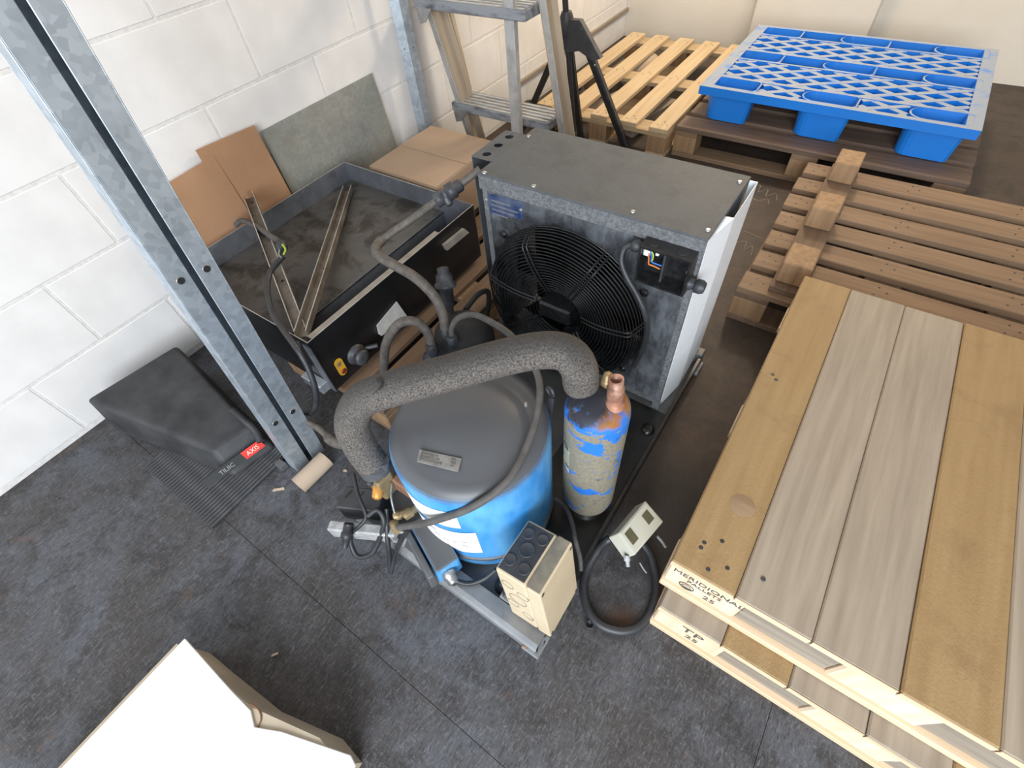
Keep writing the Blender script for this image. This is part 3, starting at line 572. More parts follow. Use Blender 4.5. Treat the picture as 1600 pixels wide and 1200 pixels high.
# white cover bent around the right side
t = 0.0015; zt, zb = 0.640, 0.042
A_, B_, C_, D_ = (HX1 + 0.001, HY0 + 0.006), (HX1 + 0.001, 0.997), (-0.152, 1.000), (-0.152, 1.162)
wc = MB()
wc.add([(A_[0], A_[1], zb), (C_[0], C_[1], zb), (C_[0], C_[1], zt), (B_[0], B_[1], zt), (A_[0], A_[1], zt)], [[0, 1, 2, 4], [2, 3, 4]])
wc.add([(C_[0], C_[1], zb), (D_[0], D_[1], zb), (D_[0], D_[1], zt), (C_[0], C_[1], zt)], [[0, 1, 2, 3]])
wc.add([(D_[0], D_[1], zb), (HX1 + 0.002, D_[1], zb), (HX1 + 0.002, D_[1], zt), (D_[0], D_[1], zt)], [[0, 1, 2, 3]])
wcm = obj('side_cover', wc, 'white_sheet', hg, doubles=True)
so_ = wcm.modifiers.new('thickness', 'SOLIDIFY'); so_.thickness = t; so_.offset = -1
# end cover with three holes at the left
ec = MB(); y0, y1 = 0.952, 1.112; dy = (y1 - y0) / 3
for i in range(3): ec.holed((-0.832, y0 + dy * i, HZ1 - 0.002), (1, 0, 0), (0, 1, 0), 0.066, dy, (0.030 , dy * 0.5), 0.0125, 0.002, 20)
ec.box((-0.834, y0, 0.20), (-0.832, y1, HZ1)); ec.box((-0.834, y1, 0.20), (-0.766, y1 + 0.002, HZ1))
ecv = obj('end_cover', ec, 'lid_steel', hg)
rp = obj('rating_plate', MB().hexa([(-0.7554, 0.8935, 0.5956), (-0.6317, 0.8935, 0.6025), (-0.6352, 0.8935, 0.5503), (-0.7492, 0.8935, 0.5353)][::-1], [(x, y - 0.0012, z) for x, y, z in ((-0.7554, 0.8935, 0.5956), (-0.6317, 0.8935, 0.6025), (-0.6352, 0.8935, 0.5503), (-0.7492, 0.8935, 0.5353))][::-1]), 'plate_blue', hg)
for q in ((-0.7512, 0.8923, 0.5754), (-0.6405, 0.8923, 0.5773)): screw(hg, q, (0, -1, 0), 0.005)
for i in range(4): obj('plate_print', MB().box((-0.735, 0.8917, 0.578 - 0.013 * i), (-0.735 + (0.06, 0.085, 0.07, 0.05)[i], 0.8922, 0.5805 - 0.013 * i)), 'nameplate', hg)
obj('coil', MB().box((HX0 + 0.02, HY1 - 0.05, HZ0 + 0.02), (HX1 - 0.02, HY1 - 0.01, HZ1 - 0.02)), 'soot', hg)
# fan grille: wire rings and pairs of spokes over a bowl that dips towards the motor
gr = MB(); gp = []
def gprof(t):
    # t 0 outer rim .. 1 hub ; returns radius, forward distance
    if t < 0.30: u = t / 0.30; return FR - 0.018 * u ** 1.5, 0.060 * u
    u = (t - 0.30) / 0.70
    return (FR - 0.018) - (FR - 0.018 - 0.075) * u, 0.060 + 0.010 * math.sin(u * 1.6) - 0.028 * u * u
NR = 23
for i in range(NR):
    r_, f_ = gprof(i / (NR - 1)); gr.ring((FXc, HY0 - 0.002 - f_, FZc), (0, 1, 0), r_, 0.0016 if i else 0.003, 56, 5)
go = obj('fan_grille', gr, 'wire_black', CU)
for k in range(7):
    a = math.radians(62 + k * 360 / 7)
    for da in (-0.028, 0.028):
        ps = [(FXc + gprof(i / 16)[0] * math.cos(a + da * FR / gprof(i / 16)[0]), HY0 - 0.006 - gprof(i / 16)[1], FZc + gprof(i / 16)[0] * math.sin(a + da * FR / gprof(i / 16)[0])) for i in range(17)]
        obj('spoke', MB().tube(ps, 0.0028, 6, 0), 'wire_black', go)
for a in (140, 32, 320, 215):
    a = math.radians(a); c = (FXc + (FR + 0.018) * math.cos(a), HY0 - 0.002, FZc + (FR + 0.018) * math.sin(a))
    m = MB(); m.lathe(c, (0, -1, 0), [(0.011, 0), (0.011, 0.005), (0.005, 0.007), (0.005, 0.012)], 12); m.beam(c, (FXc + (FR - 0.01) * math.cos(a), HY0 - 0.006, FZc + (FR - 0.01) * math.sin(a)), 0.018, 0.005, (math.sin(a), 0, -math.cos(a))); obj('grille_lug', m, 'wire_black', go)
fm = obj('fan_motor', MB().lathe((FXc, HY0 + 0.08, FZc), (0, -1, 0), [(0.07, 0), (0.078, 0.02), (0.078, 0.06), (0.070, 0.10), (0.05, 0.112), (0.002, 0.113)], 32), 'soot', CU)
obj('motor_terminal_cap', MB().box((FXc - 0.052, HY0 - 0.072, FZc - 0.012), (FXc + 0.050, HY0 - 0.02, FZc + 0.042)), 'wire_black', fm, bevel=0.006)
for k in range(5):
    a = math.radians(k * 72 + 20); b = MB(); vs_ = []
    for i in range(5):
        rr = 0.075 + 0.145 * i / 4; w = 0.045 + 0.03 * i / 4
        for s_ in (-1, 1):
            aa = a + s_ * w / rr; vs_.append((FXc + rr * math.cos(aa), HY0 + 0.055 + s_ * 0.018, FZc + rr * math.sin(aa)))
    b.add(vs_, [[2 * i, 2 * i + 2, 2 * i + 3, 2 * i + 1] for i in range(4)], True)
    o = obj('fan_blade', b, 'soot', fm); md = o.modifiers.new('thickness', 'SOLIDIFY'); md.thickness = 0.003
# wiring box on the front panel, lid missing
BX0, BX1, BZ0, BZ1, BD = -0.297, -0.180, 0.522, 0.618, 0.048
yb, yf_ = HY0 - 0.002, HY0 - 0.002 - BD
wbx = MB(); w_ = 0.005
wbx.box((BX0, yb - 0.003, BZ0), (BX1, yb, BZ1))
for a, b in (((BX0, BZ0), (BX1, BZ0 + w_)), ((BX0, BZ1 - w_), (BX1, BZ1)), ((BX0, BZ0 + w_), (BX0 + w_, BZ1 - w_)), ((BX1 - w_, BZ0 + w_), (BX1, BZ1 - w_))): wbx.box((a[0], yf_, a[1]), (b[0], yb - 0.003, b[1]))
wb = obj('wiring_box', wbx, 'wire_black', CU)
for x in (BX0 + 0.025, BX1 - 0.028): obj('knockout', MB().lathe((x, (yb + yf_) / 2, BZ1), (0, 0, 1), [(0.013, 0), (0.013, 0.001), (0.011, 0.0012)], 20), 'black', wb)
obj('partition', MB().box((-0.245, yf_ + 0.018, BZ0 + w_), (-0.240, yb - 0.003, BZ1 - w_)), 'black_plastic', wb)
obj('cable_gland', MB().lathe((BX1, (yb + yf_) / 2, 0.545), (1, 0, 0), [(0.014, 0), (0.014, 0.008), (0.011, 0.010), (0.011, 0.014), (0.016, 0.016), (0.016, 0.028), (0.012, 0.036)], 10), 'dark_zinc', wb)
obj('cable_gland', MB().lathe((BX0, (yb + yf_) / 2, 0.598), (-1, 0, 0), [(0.013, 0), (0.013, 0.008), (0.015, 0.010), (0.015, 0.022), (0.009, 0.026)], 8), 'black_plastic', wb)
obj('terminal_sleeve', MB().box((BX0 + 0.006, yf_ + 0.010, 0.588), (BX0 + 0.021, yb - 0.008, 0.612)), 'white_plastic', wb, bevel=0.003)
obj('terminal_sleeve', MB().box((-0.268, yf_ + 0.028, 0.584), (-0.260, yb - 0.006, 0.594)), 'white_plastic', wb, bevel=0.001)
yy = yf_ + 0.012
obj('wire', MB().tube([(BX0 + 0.019, yy, 0.598), (BX0 + 0.022, yy, 0.582), (BX0 + 0.024, yy, 0.570), (BX0 + 0.032, yy + 0.004, 0.566), (BX0 + 0.048, yy + 0.008, 0.560)], 0.0017, 6), 'wire_orange', wb)
obj('wire', MB().tube([(BX0 + 0.020, yy + 0.004, 0.606), (BX0 + 0.029, yy + 0.002, 0.596), (BX0 + 0.030, yy + 0.002, 0.584), (BX0 + 0.027, yy + 0.006, 0.574)], 0.0017, 6), 'wire_green', wb)
obj('wire', MB().tube([(BX0 + 0.020, yy + 0.005, 0.602), (BX0 + 0.025, yy + 0.004, 0.592), (BX0 + 0.027, yy + 0.004, 0.576), (BX0 + 0.036, yy + 0.006, 0.572), (BX0 + 0.050, yy + 0.010, 0.568)], 0.0017, 6), 'wire_blue', wb)
for x, z in ((BX1 - 0.014, 0.556), (BX0 + 0.012, 0.57)): screw(wb, (x, yb - 0.004, z), (0, -1, 0), 0.0035)
obj('motor_cable', MB().tube([(BX0 - 0.024, (yb + yf_) / 2, 0.598), (-0.3369, 0.8620, 0.5859), (-0.3357, 0.8500, 0.5588), (-0.3144, 0.8400, 0.5298), (-0.2812, 0.8350, 0.4934), (-0.2533, 0.8300, 0.4531), (-0.2399, 0.8350, 0.3966), (-0.2437, 0.8450, 0.3136), (-0.2628, 0.8600, 0.2155)], 0.0075, 10), 'rubber', CU)

# ================================================================= JUNCTION BOX standing on the base
jt = [V(q) for q in ((-0.2525, 0.1772, 0.3000), (-0.1462, 0.1782, 0.3000), (-0.1435, 0.3096, 0.3000), (-0.2485, 0.2992, 0.3000))]
jb = [V(q) for q in ((-0.2316, 0.1531, 0.0740), (-0.1138, 0.1625, 0.0740), (-0.1108, 0.2909, 0.0740), (-0.2262, 0.2867, 0.0740))]
tc_ = sum(jt, V((0, 0, 0))) / 4; up = V((-0.030, 0.016, 0.226)).normalized()
ex = (jt[1] - jt[0]).normalized(); ex = (ex - up * ex.dot(up)).normalized(); ey = up.cross(ex)
wj, dj, hj = 0.107, 0.126, 0.232
o_ = tc_ - up * hj
J = lambda x, y, z: o_ + ex * x + ey * y + up * z
JB = thing('junction_box', o_, 'cream plastic junction box with black knockout top on the base frame corner', 'junction box')
def jbox(x0, y0, z0, x1, y1, z1):
    return MB().hexa([J(x0, y0, z0), J(x1, y0, z0), J(x1, y1, z0), J(x0, y1, z0)], [J(x0, y0, z1), J(x1, y0, z1), J(x1, y1, z1), J(x0, y1, z1)])
X_, Y_ = wj / 2, dj / 2
body = obj('body', jbox(-X_, -Y_, 0, X_ - 0.034, Y_, hj), 'cream_plastic', JB, bevel=0.006, seg=3)
obj('cover', jbox(X_ - 0.033, -Y_, 0, X_, Y_, hj), 'cream_plastic', JB, bevel=0.004, seg=3)
tp = obj('knockout_panel', jbox(-X_ + 0.004, -Y_ + 0.006, hj - 0.001, X_ - 0.040, Y_ - 0.006, hj + 0.0015), 'black_plastic', JB, bevel=0.001)
obj('grimy_top_band', jbox(X_ - 0.033, -Y_ + 0.004, hj - 0.0005, X_ - 0.004, Y_ - 0.004, hj + 0.0008), 'cream_dirty', JB)
for x, y, r in ((-0.034, 0.034, 0.013), (-0.001, 0.036, 0.013), (-0.0175, 0.002, 0.0165), (-0.036, -0.032, 0.013), (-0.001, -0.034, 0.013)):
    k = obj('knockout', MB().lathe(J(x, y, hj + 0.0015), up, [(r, 0), (r, 0.002), (r - 0.0015, 0.0024), (r - 0.003, 0.0014), (0.001, 0.0014)], 28), 'black_plastic', JB)
for x, z, r in ((-0.030, 0.185, 0.014), (0.004, 0.165, 0.014), (-0.014, 0.125, 0.021), (-0.032, 0.085, 0.014), (0.002, 0.055, 0.014)):
    obj('side_knockout', MB().ring(J(x, -Y_ - 0.0001, z), ey, r, 0.0009, 28, 5), 'cream_dirty', JB)
for y in (-Y_ + 0.009, Y_ - 0.009):
    for z in (0.010, hj - 0.010): obj('cover_screw', MB().lathe(J(X_, y, z), ex, [(0.0045, -0.001), (0.0045, 0.0006), (0.003, 0.0008)], 10), 'dark_zinc', JB)
obj('rear_gland', MB().lathe(J(0.01, Y_, hj * 0.75), ey, [(0.02, 0), (0.02, 0.014), (0.012, 0.02)], 12), 'black_plastic', JB)

# ================================================================= CABLE LOOP, WHITE HOUSING, CAP
obj('cable_loop', MB().tube([(-0.0369, 0.4865, 0.0300), (-0.0058, 0.4709, 0.0220), (0.0301, 0.4288, 0.0115), (0.0493, 0.3705, 0.0115), (0.0417, 0.3118, 0.0115), (0.0097, 0.2760, 0.0115), (-0.0384, 0.2623, 0.0115), (-0.0794, 0.2776, 0.0115), (-0.1101, 0.3140, 0.0115), (-0.1242, 0.3593, 0.0140), (-0.1223, 0.4082, 0.0300), (-0.1152, 0.4357, 0.0360), (-0.1089, 0.4471, 0.0420)], 0.0112, 14, 8), 'rubber', loc=(-0.03, 0.36, 0), label='thick black cable curled in a loop on the floor beside the pallets', cat='cable')
th_t = [V(q) for q in ((-0.0924, 0.4458, 0.1100), (-0.0354, 0.4182, 0.1100), (-0.0123, 0.5313, 0.1100), (-0.0721, 0.5589, 0.1100))]
dn = V((-0.0549, 0.4114, 0.0660)) - th_t[1]
TH = thing('control_housing', (th_t[0] + th_t[2]) / 2 + V((0, 0, -0.05)), 'pale grey plastic control housing with two olive windows lying on the cable', 'control housing')
bd = MB(); bd.hexa([p + dn for p in th_t], th_t); obj('case', bd, 'grey_cream', TH, bevel=0.003, seg=2)
tu = (th_t[1] - th_t[0]); tv = (th_t[3] - th_t[0]); nz = tu.cross(tv).normalized()
def tq(u, v, h=0.0): return th_t[0] + tu * u + tv * v + nz * h
def tpatch(u0, u1, v0, v1, h0, h1): return MB().hexa([tq(u0, v0, h0), tq(u1, v0, h0), tq(u1, v1, h0), tq(u0, v1, h0)], [tq(u0, v0, h1), tq(u1, v0, h1), tq(u1, v1, h1), tq(u0, v1, h1)])
obj('raised_panel', tpatch(0.06, 0.94, 0.04, 0.97, -0.0005, 0.0015), 'grey_cream', TH, bevel=0.0007)
obj('window', tpatch(0.20, 0.72, 0.10, 0.30, 0.0012, 0.0019), 'window_olive', TH); obj('window', tpatch(0.26, 0.70, 0.68, 0.88, 0.0012, 0.0019), 'window_olive', TH)
cg = MB(); e0 = th_t[1] + dn * 0.5 - tv * 0.02; cg.lathe(e0 - tu * 0.12, V((0.35, -0.5, -0.25)), [(0.008, 0), (0.008, 0.012), (0.005, 0.014), (0.005, 0.026)], 10); obj('lead_connector', cg, 'grey_plastic', TH)
obj('lead', MB().tube([(-0.0185, 0.4225, 0.0700), (-0.0045, 0.4223, 0.0450), (0.0039, 0.4238, 0.0300)], 0.002, 6), 'grey_plastic', TH)
obj('lead', MB().tube([(-0.0107, 0.5059, 0.0700), (0.0037, 0.5040, 0.0600), (0.0176, 0.4998, 0.0500)], 0.0035, 6), 'grey_plastic', TH)
cap = MB().lathe((-0.0578, 0.2488, 0.0000), (0, 0, 1), [(0.0095, 0), (0.0095, 0.012), (0.0075, 0.012), (0.0070, 0.004), (0.0005, 0.004)], 20); obj('bottle_cap', cap, 'rubber', label='small round black cap lying beside the cable loop', cat='cap')

# ================================================================= LEFT: PALLET, TRAY UNIT, CHANNELS
def pallet(name, x0, x1, y0, y1, z0, along, n, mats, label, cat='pallet', group=None, pw=0.1, deck=0.022, bh=0.1, joist=True, off=0.0, gaps=None, bottom=True, nails=False):
    """deck boards along 'along', cross bearers under them, blocks, bottom boards"""
    T = thing(name, ((x0 + x1) / 2, (y0 + y1) / 2, z0), label, cat, group)
    zt = z0 + bh + 2 * deck if not joist else z0 + bh + 2 * deck
    mdeck, mcross, mblock = mats
    def bx(a0, a1, b0, b1, za, zb_):      # a along boards, b across
        return MB().box((a0, b0, za), (a1, b1, zb_)) if along == 'X' else MB().box((b0, a0, za), (b1, a1, zb_))
    A0, A1, B0, B1 = (x0, x1, y0, y1) if along == 'X' else (y0, y1, x0, x1)
    for i in range(n):
        b = B0 + (B1 - B0 - pw) * i / (n - 1)
        m = mdeck[i % len(mdeck)] if isinstance(mdeck, (list, tuple)) else mdeck
        j = 0.006 * math.sin(7.3 * i + off)
        obj('deck_board', bx(A0 + j, A1 + j * 0.5, b, b + pw, zt - deck, zt), m, T, bevel=0.002)
    if nails:
        for i in range(n):
            b = B0 + (B1 - B0 - pw) * i / (n - 1)
            for k in range(3):
                a = A0 + (A1 - A0 - 0.11) * k / 2 + 0.055
                for da, db in ((-0.02, 0.3), (0.015, 0.55), (-0.01, 0.75)):
                    u, w = a + da, b + pw * db
                    obj('nail', MB().lathe((u, w, zt) if along == 'X' else (w, u, zt), (0, 0, 1), [(0.0042, 0), (0.0035, 0.0008)], 6), 'black_plastic', T)
    bl = 0.11
    for k in range(3):
        a = A0 + (A1 - A0 - bl) * k / 2
        if joist: obj('cross_board', bx(a, a + bl, B0, B1, zt - 2 * deck, zt - deck), mcross, T, bevel=0.002)
        for l in range(3):
            b = B0 + (B1 - B0 - 0.1) * l / 2
            obj('block', bx(a, a + bl, b, b + 0.1, z0 + (deck if bottom else 0), zt - deck * (2 if joist else 1)), mblock, T, bevel=0.003)
    if bottom:
        for l in range(3):
            b = B0 + (B1 - B0 - 0.1) * l / 2
            obj('bottom_board', bx(A0, A1, b, b + 0.1, z0, z0 + deck), mcross, T, bevel=0.002)
    return T
pallet('wooden_pallet', -1.735, -0.845, 0.40, 1.56, 0.0, 'Y', 7, ('wood_tan_long', 'wood_tan', 'wood_block'), 'low wooden pallet under the steel tray and the cardboard box', bh=0.078)

TX0, TX1, TY0, TY1, TZ0, TZ1 = -1.665, -1.010, 0.372, 1.128, 0.145, 0.360
TR = thing('steel_tray_unit', ((TX0 + TX1) / 2, (TY0 + TY1) / 2, TZ0), 'grimy open steel tray unit with a black side panel, standing on a pallet', 'metal tray')
th = 0.003; zp = 0.288
obj('tray_pan', MB().box((TX0 + th, TY0 + th, zp - 0.003), (TX1 - 0.150, TY1 - th, zp)), 'tray_pan', TR)
obj('panel_flange', MB().box((TX1 - 0.026, TY0 + 0.02, TZ1 - 0.008), (TX1 - th, 0.945, TZ1 - 0.005)), 'channel_light', TR)
obj('gap_shade', MB().box((TX1 - 0.152, TY0 + th, TZ0), (TX1 - th, TY1 - th, TZ0 + 0.05)), 'soot', TR)  # added dark bottom, paints the shade in the gap beside the pan
obj('pan_lip', MB().box((TX1 - 0.152, TY0 + th, zp - 0.06), (TX1 - 0.150, TY1 - th, zp + 0.004)), 'steel_tray', TR)
obj('side_wall', MB().box((TX0, TY0, TZ0), (TX0 + th, TY1, TZ1)), 'steel_tray', TR)
bw = MB(); bw.add([(TX0 + th, TY1 - th, TZ0), (TX1, TY1 - th, TZ0), (TX1, TY1 - th, TZ1 - 0.004), (TX1 - 0.165, TY1 - th, TZ1), (TX0 + th, TY1 - th, TZ1), (TX0 + th, TY1, TZ0), (TX1, TY1, TZ0), (TX1, TY1, TZ1 - 0.004), (TX1 - 0.165, TY1, TZ1), (TX0 + th, TY1, TZ1)],
                  [[0, 1, 2, 3, 4], [9, 8, 7, 6, 5], [0, 5, 6, 1], [1, 6, 7, 2], [2, 7, 8, 3], [3, 8, 9, 4], [4, 9, 5, 0]])
obj('back_wall', bw, 'steel_tray', TR)
obj('front_wall', MB().box((TX0 + th, TY0, TZ0), (TX1 - th, TY0 + th, TZ1)), 'black_panel', TR)
obj('side_panel', MB().box((TX1 - th, TY0, TZ0), (TX1, TY1 - th, TZ1 - 0.002)), 'black_panel', TR)
for a, b in (((TX0, TY0, TZ1), (TX0 + 0.002, TY1, TZ1 + 0.0015)), ((TX0, TY1 - 0.002, TZ1), (TX1 - 0.165, TY1, TZ1 + 0.0015)), ((TX0, TY0, TZ1), (TX1, TY0 + 0.002, TZ1 + 0.0015)), ((TX1 - 0.002, TY0, TZ1 - 0.002), (TX1, TY1, TZ1 - 0.0005))):
    obj('bright_rim', MB().box(a, b), 'edge_steel', TR)
obj('corner_angle', MB().prof((TX1, TY0, TZ0), (TX1, TY0, TZ1 - 0.02), [(-0.03, -0.003), (0.004, -0.003), (0.004, 0.0), (-0.03, 0.0)]), 'steel_tray', TR)
obj('foot_bracket', MB().box((TX1 - 0.11, TY0 - 0.03, TZ0), (TX1 - 0.02, TY0, TZ0 + 0.035)), 'galvanised', TR, bevel=0.002)
xpl = TX1 + 0.0005
lp = [V(q) for q in ((-1.0080, 0.5891, 0.2399), (-1.0080, 0.5829, 0.2051), (-1.0080, 0.6995, 0.1912), (-1.0080, 0.6887, 0.2595))]
bp = MB(); bp.hexa([p for p in lp], [p + V((0.016 if i in (1, 2) else 0.004, 0, 0)) for i, p in enumerate(lp)]); obj('bright_bracket', bp, 'bright_steel', TR)
lp2 = [V(q) for q in ((-1.0080, 0.9366, 0.3168), (-1.0080, 0.9458, 0.2902), (-1.0080, 1.0672, 0.2867), (-1.0080, 1.0482, 0.3137))]
bp = MB(); bp.hexa(lp2, [p + V((0.012, 0, 0)) for p in lp2]); obj('slot_cover', bp, 'edge_steel', TR)
dc = V((-1.0080, 0.4841, 0.2067)); obj('drain_fitting', MB().lathe(dc, (1, 0, 0), [(0.034, 0), (0.034, 0.006), (0.022, 0.008), (0.022, 0.022), (0.028, 0.024), (0.024, 0.036), (0.010, 0.038)], 18), 'dark_zinc', TR)
obj('drain_stud', MB().cyl(dc + V((0.02, 0.03, 0.01)), dc + V((0.045, 0.055, 0.012)), 0.007, 10), 'dark_zinc', TR)
yl = V((-1.0080, 0.4211, 0.2102)); ym = MB()
pts = [(yl + V((0, 0.014 * math.cos(a) , (0.020 if math.sin(a) > 0 else -0.020) + 0.014 * math.sin(a)))) for a in [2 * math.pi * k / 24 for k in range(24)]]
ym.add(pts + [p + V((0.003, 0, 0)) for p in pts], [list(range(24))[::-1], list(range(24, 48))] + [[k, (k + 1) % 24, 24 + (k + 1) % 24, 24 + k] for k in range(24)])
yo = obj('warning_label', ym, 'yellow_label', TR)
obj('red_button', MB().lathe(yl + V((0.003, 0.002, -0.020)), (1, 0, 0), [(0.009, 0), (0.009, 0.002), (0.006, 0.003)], 16), 'red_dot', TR)
sym = MB(); sym.ring(yl + V((0.0034, 0, 0.014)), (1, 0, 0), 0.008, 0.0008, 20, 4); sym.box(tuple(yl + V((0.003, -0.0035, 0.010))), tuple(yl + V((0.0036, 0.0035, 0.018)))); obj('warning_symbol', sym, 'black_ink', TR)

def channel(name, p, q, label, w=0.034, d=0.012, up_=(0, 0, 1)):
    p, q = V(p), V(q); z = (q - p).normalized(); side = V(up_).cross(z).normalized()
    T = thing(name, p, label, 'steel channel')
    a = w / 2; t_ = 0.0018
    # x = side, y = z cross side
    m = MB(); m.prof(p, q, [(-a, -d), (a, -d), (a, d), (a - t_, d), (a - t_, -d + t_), (-a + t_, -d + t_), (-a + t_, d), (-a, d)], side)
    obj('web', m, 'channel_steel', T)
    yv = z.cross(side)
    for s_ in (-1, 1): obj('flange_edge', MB().beam(p + side * s_ * (a - t_ / 2) + yv * d, q + side * s_ * (a - t_ / 2) + yv * d, t_ * 1.5, 0.0015, side), 'edge_steel', T)
    for f_ in (0.04, 0.30, 0.62, 0.96): obj('slot', MB().lathe(p + (q - p) * f_ + yv * (-d + t_), yv, [(0.005, 0), (0.005, 0.0006)], 10), 'black', T)
    return T
channel('steel_channel', (-1.6895, 0.7221, 0.4250), (-1.0555, 0.3860, 0.3250), 'long rusty steel channel leaning over the left rim of the tray', w=0.034)
channel('steel_channel', (-1.5924, 1.0546, 0.3050), (-1.0556, 0.3891, 0.3560), 'rusty steel channel lying across the tray from its back corner', w=0.034)
pc_ = thing('power_cable', (-1.3728, 0.5991, 0.4000), 'black cable with a bare connector hanging over the steel tray rim', 'cable')
obj('upper_length', MB().tube([(-1.6740, 0.6194, 0.3700), (-1.6486, 0.6374, 0.3850), (-1.5557, 0.6314, 0.4000), (-1.4557, 0.6158, 0.4050), (-1.3709, 0.6034, 0.4100)], 0.009, 10), 'hose', pc_)
cn = MB(); cn.lathe((-1.3803, 0.6058, 0.4100), V((-1.3296, 0.5746, 0.4000)) - V((-1.3803, 0.6058, 0.4100)), [(0.008, 0), (0.018, 0.008), (0.018, 0.03), (0.010, 0.04)], 8); obj('connector', cn, 'black_plastic', pc_)
obj('core', MB().tube([(-1.3394, 0.5894, 0.4250), (-1.3164, 0.5804, 0.4200), (-1.3161, 0.5669, 0.4100)], 0.003, 6), 'wire_green', pc_)
obj('core', MB().tube([(-1.3331, 0.5714, 0.4200), (-1.3291, 0.5599, 0.4100), (-1.3161, 0.5566, 0.4050)], 0.003, 6), 'zinc', pc_)
obj('lower_length', MB().tube([(-1.3261, 0.5693, 0.4000), (-1.3300, 0.5390, 0.3900), (-1.3235, 0.5008, 0.3800), (-1.2684, 0.4478, 0.3750), (-1.1879, 0.3993, 0.3750), (-1.0971, 0.3666, 0.3800), (-1.0096, 0.3408, 0.3750), (-0.9756, 0.3273, 0.3300), (-0.9582, 0.3076, 0.2700), (-0.9674, 0.2886, 0.2100), (-1.0041, 0.2740, 0.1550), (-1.0450, 0.2704, 0.1250)], 0.0085, 10), 'rubber', pc_)

# ================================================================= CARTONS AND SHEET AGAINST THE WALL
CB = thing('cardboard_box', (-1.40, 1.36, 0.145), 'closed brown cardboard box behind the steel tray', 'cardboard box')
obj('carton', MB().box((-1.570, 1.165, 0.145), (-1.215, 1.555, 0.345)), 'cardboard', CB, bevel=0.004)
obj('flap', MB().box((-1.569, 1.168, 0.345), (-1.216, 1.352, 0.348)), 'cardboard', CB, bevel=0.001); obj('flap', MB().box((-1.569, 1.358, 0.345), (-1.216, 1.553, 0.3475)), 'cardboard', CB, bevel=0.001)
lb = obj('paper_label', MB().box((-1.262, 1.1635, 0.245), (-1.222, 1.165, 0.305)), 'paper', CB)
for i in range(3): obj('print_line', MB().box((-1.256, 1.1628, 0.292 - 0.012 * i), (-1.232, 1.1635, 0.295 - 0.012 * i)), 'ink', CB)
obj('barcode', MB().box((-1.256, 1.1628, 0.250), (-1.232, 1.1635, 0.258)), 'black_ink', CB)
obj('metal_sheet', MB().hexa([(-1.722, 0.90, 0.146), (-1.720, 0.90, 0.146), (-1.720, 1.475, 0.146), (-1.722, 1.475, 0.146)], [(-1.755, 0.90, 0.556), (-1.753, 0.90, 0.556), (-1.753, 1.462, 0.556), (-1.755, 1.462, 0.556)]), 'galvanised_sheet', label='dull galvanised metal sheet leaning on the white block wall', cat='metal sheet')
FC = thing('flattened_carton', (-1.71, 0.7, 0.146), 'folded reddish cardboard carton leaning on the wall beside the metal sheet', 'cardboard')
obj('panel', MB().hexa([(-1.700, 0.64, 0.146), (-1.694, 0.64, 0.146), (-1.694, 0.885, 0.146), (-1.700, 0.885, 0.146)], [(-1.742, 0.66, 0.60), (-1.736, 0.66, 0.60), (-1.736, 0.88, 0.588), (-1.742, 0.88, 0.588)]), 'cardboard_red', FC)
obj('panel', MB().hexa([(-1.690, 0.40, 0.146), (-1.684, 0.40, 0.146), (-1.684, 0.70, 0.146), (-1.690, 0.70, 0.146)], [(-1.738, 0.40, 0.55), (-1.732, 0.40, 0.55), (-1.732, 0.70, 0.565), (-1.738, 0.70, 0.565)]), 'cardboard_red', FC)

# ================================================================= UPRIGHTS
# angle upright by the wall
UA = thing('steel_upright', (-1.66, 1.66, 0), 'galvanised angle upright standing against the white block wall', 'steel post')
c0, c1 = V((-1.675, 1.625, 0.0)), V((-1.700, 1.640, 1.95))
for s_, nm in ((-1, 'face'), (1, 'face')):
    pr = [(0, 0), (s_ * 0.036, 0.014), (s_ * 0.036, 0.017), (0, 0.003)] if s_ > 0 else [(0, 0), (0, 0.003), (-0.036, 0.017), (-0.036, 0.014)]
    m = MB()
    n_ = V((1.0, -0.75, 0)).normalized(); sd = V((0.75, 1.0, 0)).normalized()
    poly = [(a, b) for a, b in pr]
    p4 = [c0 + sd * a - n_ * b for a, b in poly]; q4 = [c1 + sd * a - n_ * b for a, b in poly]
    m.hexa(p4, q4); obj(nm, m, 'galvanised', UA)
for s_ in (-1, 1):
    for z in (0.25, 0.60, 0.95, 1.3): 
        b0 = c0 + (c1 - c0) * (z / 1.95) + sd * s_ * 0.018 - n_ * 0.007
        obj('bolt_hole', MB().lathe(b0, n_ + sd * s_ * 0.4, [(0.004, 0), (0.004, 0.0025)], 10), 'zinc', UA)
# racking upright in front of the tray
p, q = V((-1.000, 0.186, 0.0)), V((-1.052, 0.330, 1.55))
RK = thing('racking_upright', p, 'slotted galvanised racking upright standing in front of the steel tray', 'steel post')
zz = (q - p).normalized(); sd = V((0.02, 1, 0)); sd = (sd - zz * sd.dot(zz)).normalized(); ou = sd.cross(zz)
if ou.x < 0: ou = -ou
def rkplate(s0, s1, o0, o1, mt, nm):
    c = [(s0, o0), (s1, o0), (s1, o1), (s0, o1)]
    m = MB(); m.hexa([p + sd * a + ou * b for a, b in c], [q + sd * a + ou * b for a, b in c]); return obj(nm, m, mt, RK, bevel=0.0012)
rkplate(-0.048, -0.006, -0.003, 0.0, 'galvanised', 'lip'); rkplate(0.006, 0.048, 0.002, 0.005, 'galvanised', 'lip')
rkplate(-0.050, -0.047, -0.045, 0.0, 'galvanised', 'flange'); rkplate(0.047, 0.050, -0.045, 0.005, 'galvanised', 'flange'); rkplate(-0.050, 0.050, -0.048, -0.045, 'galvanised', 'web')
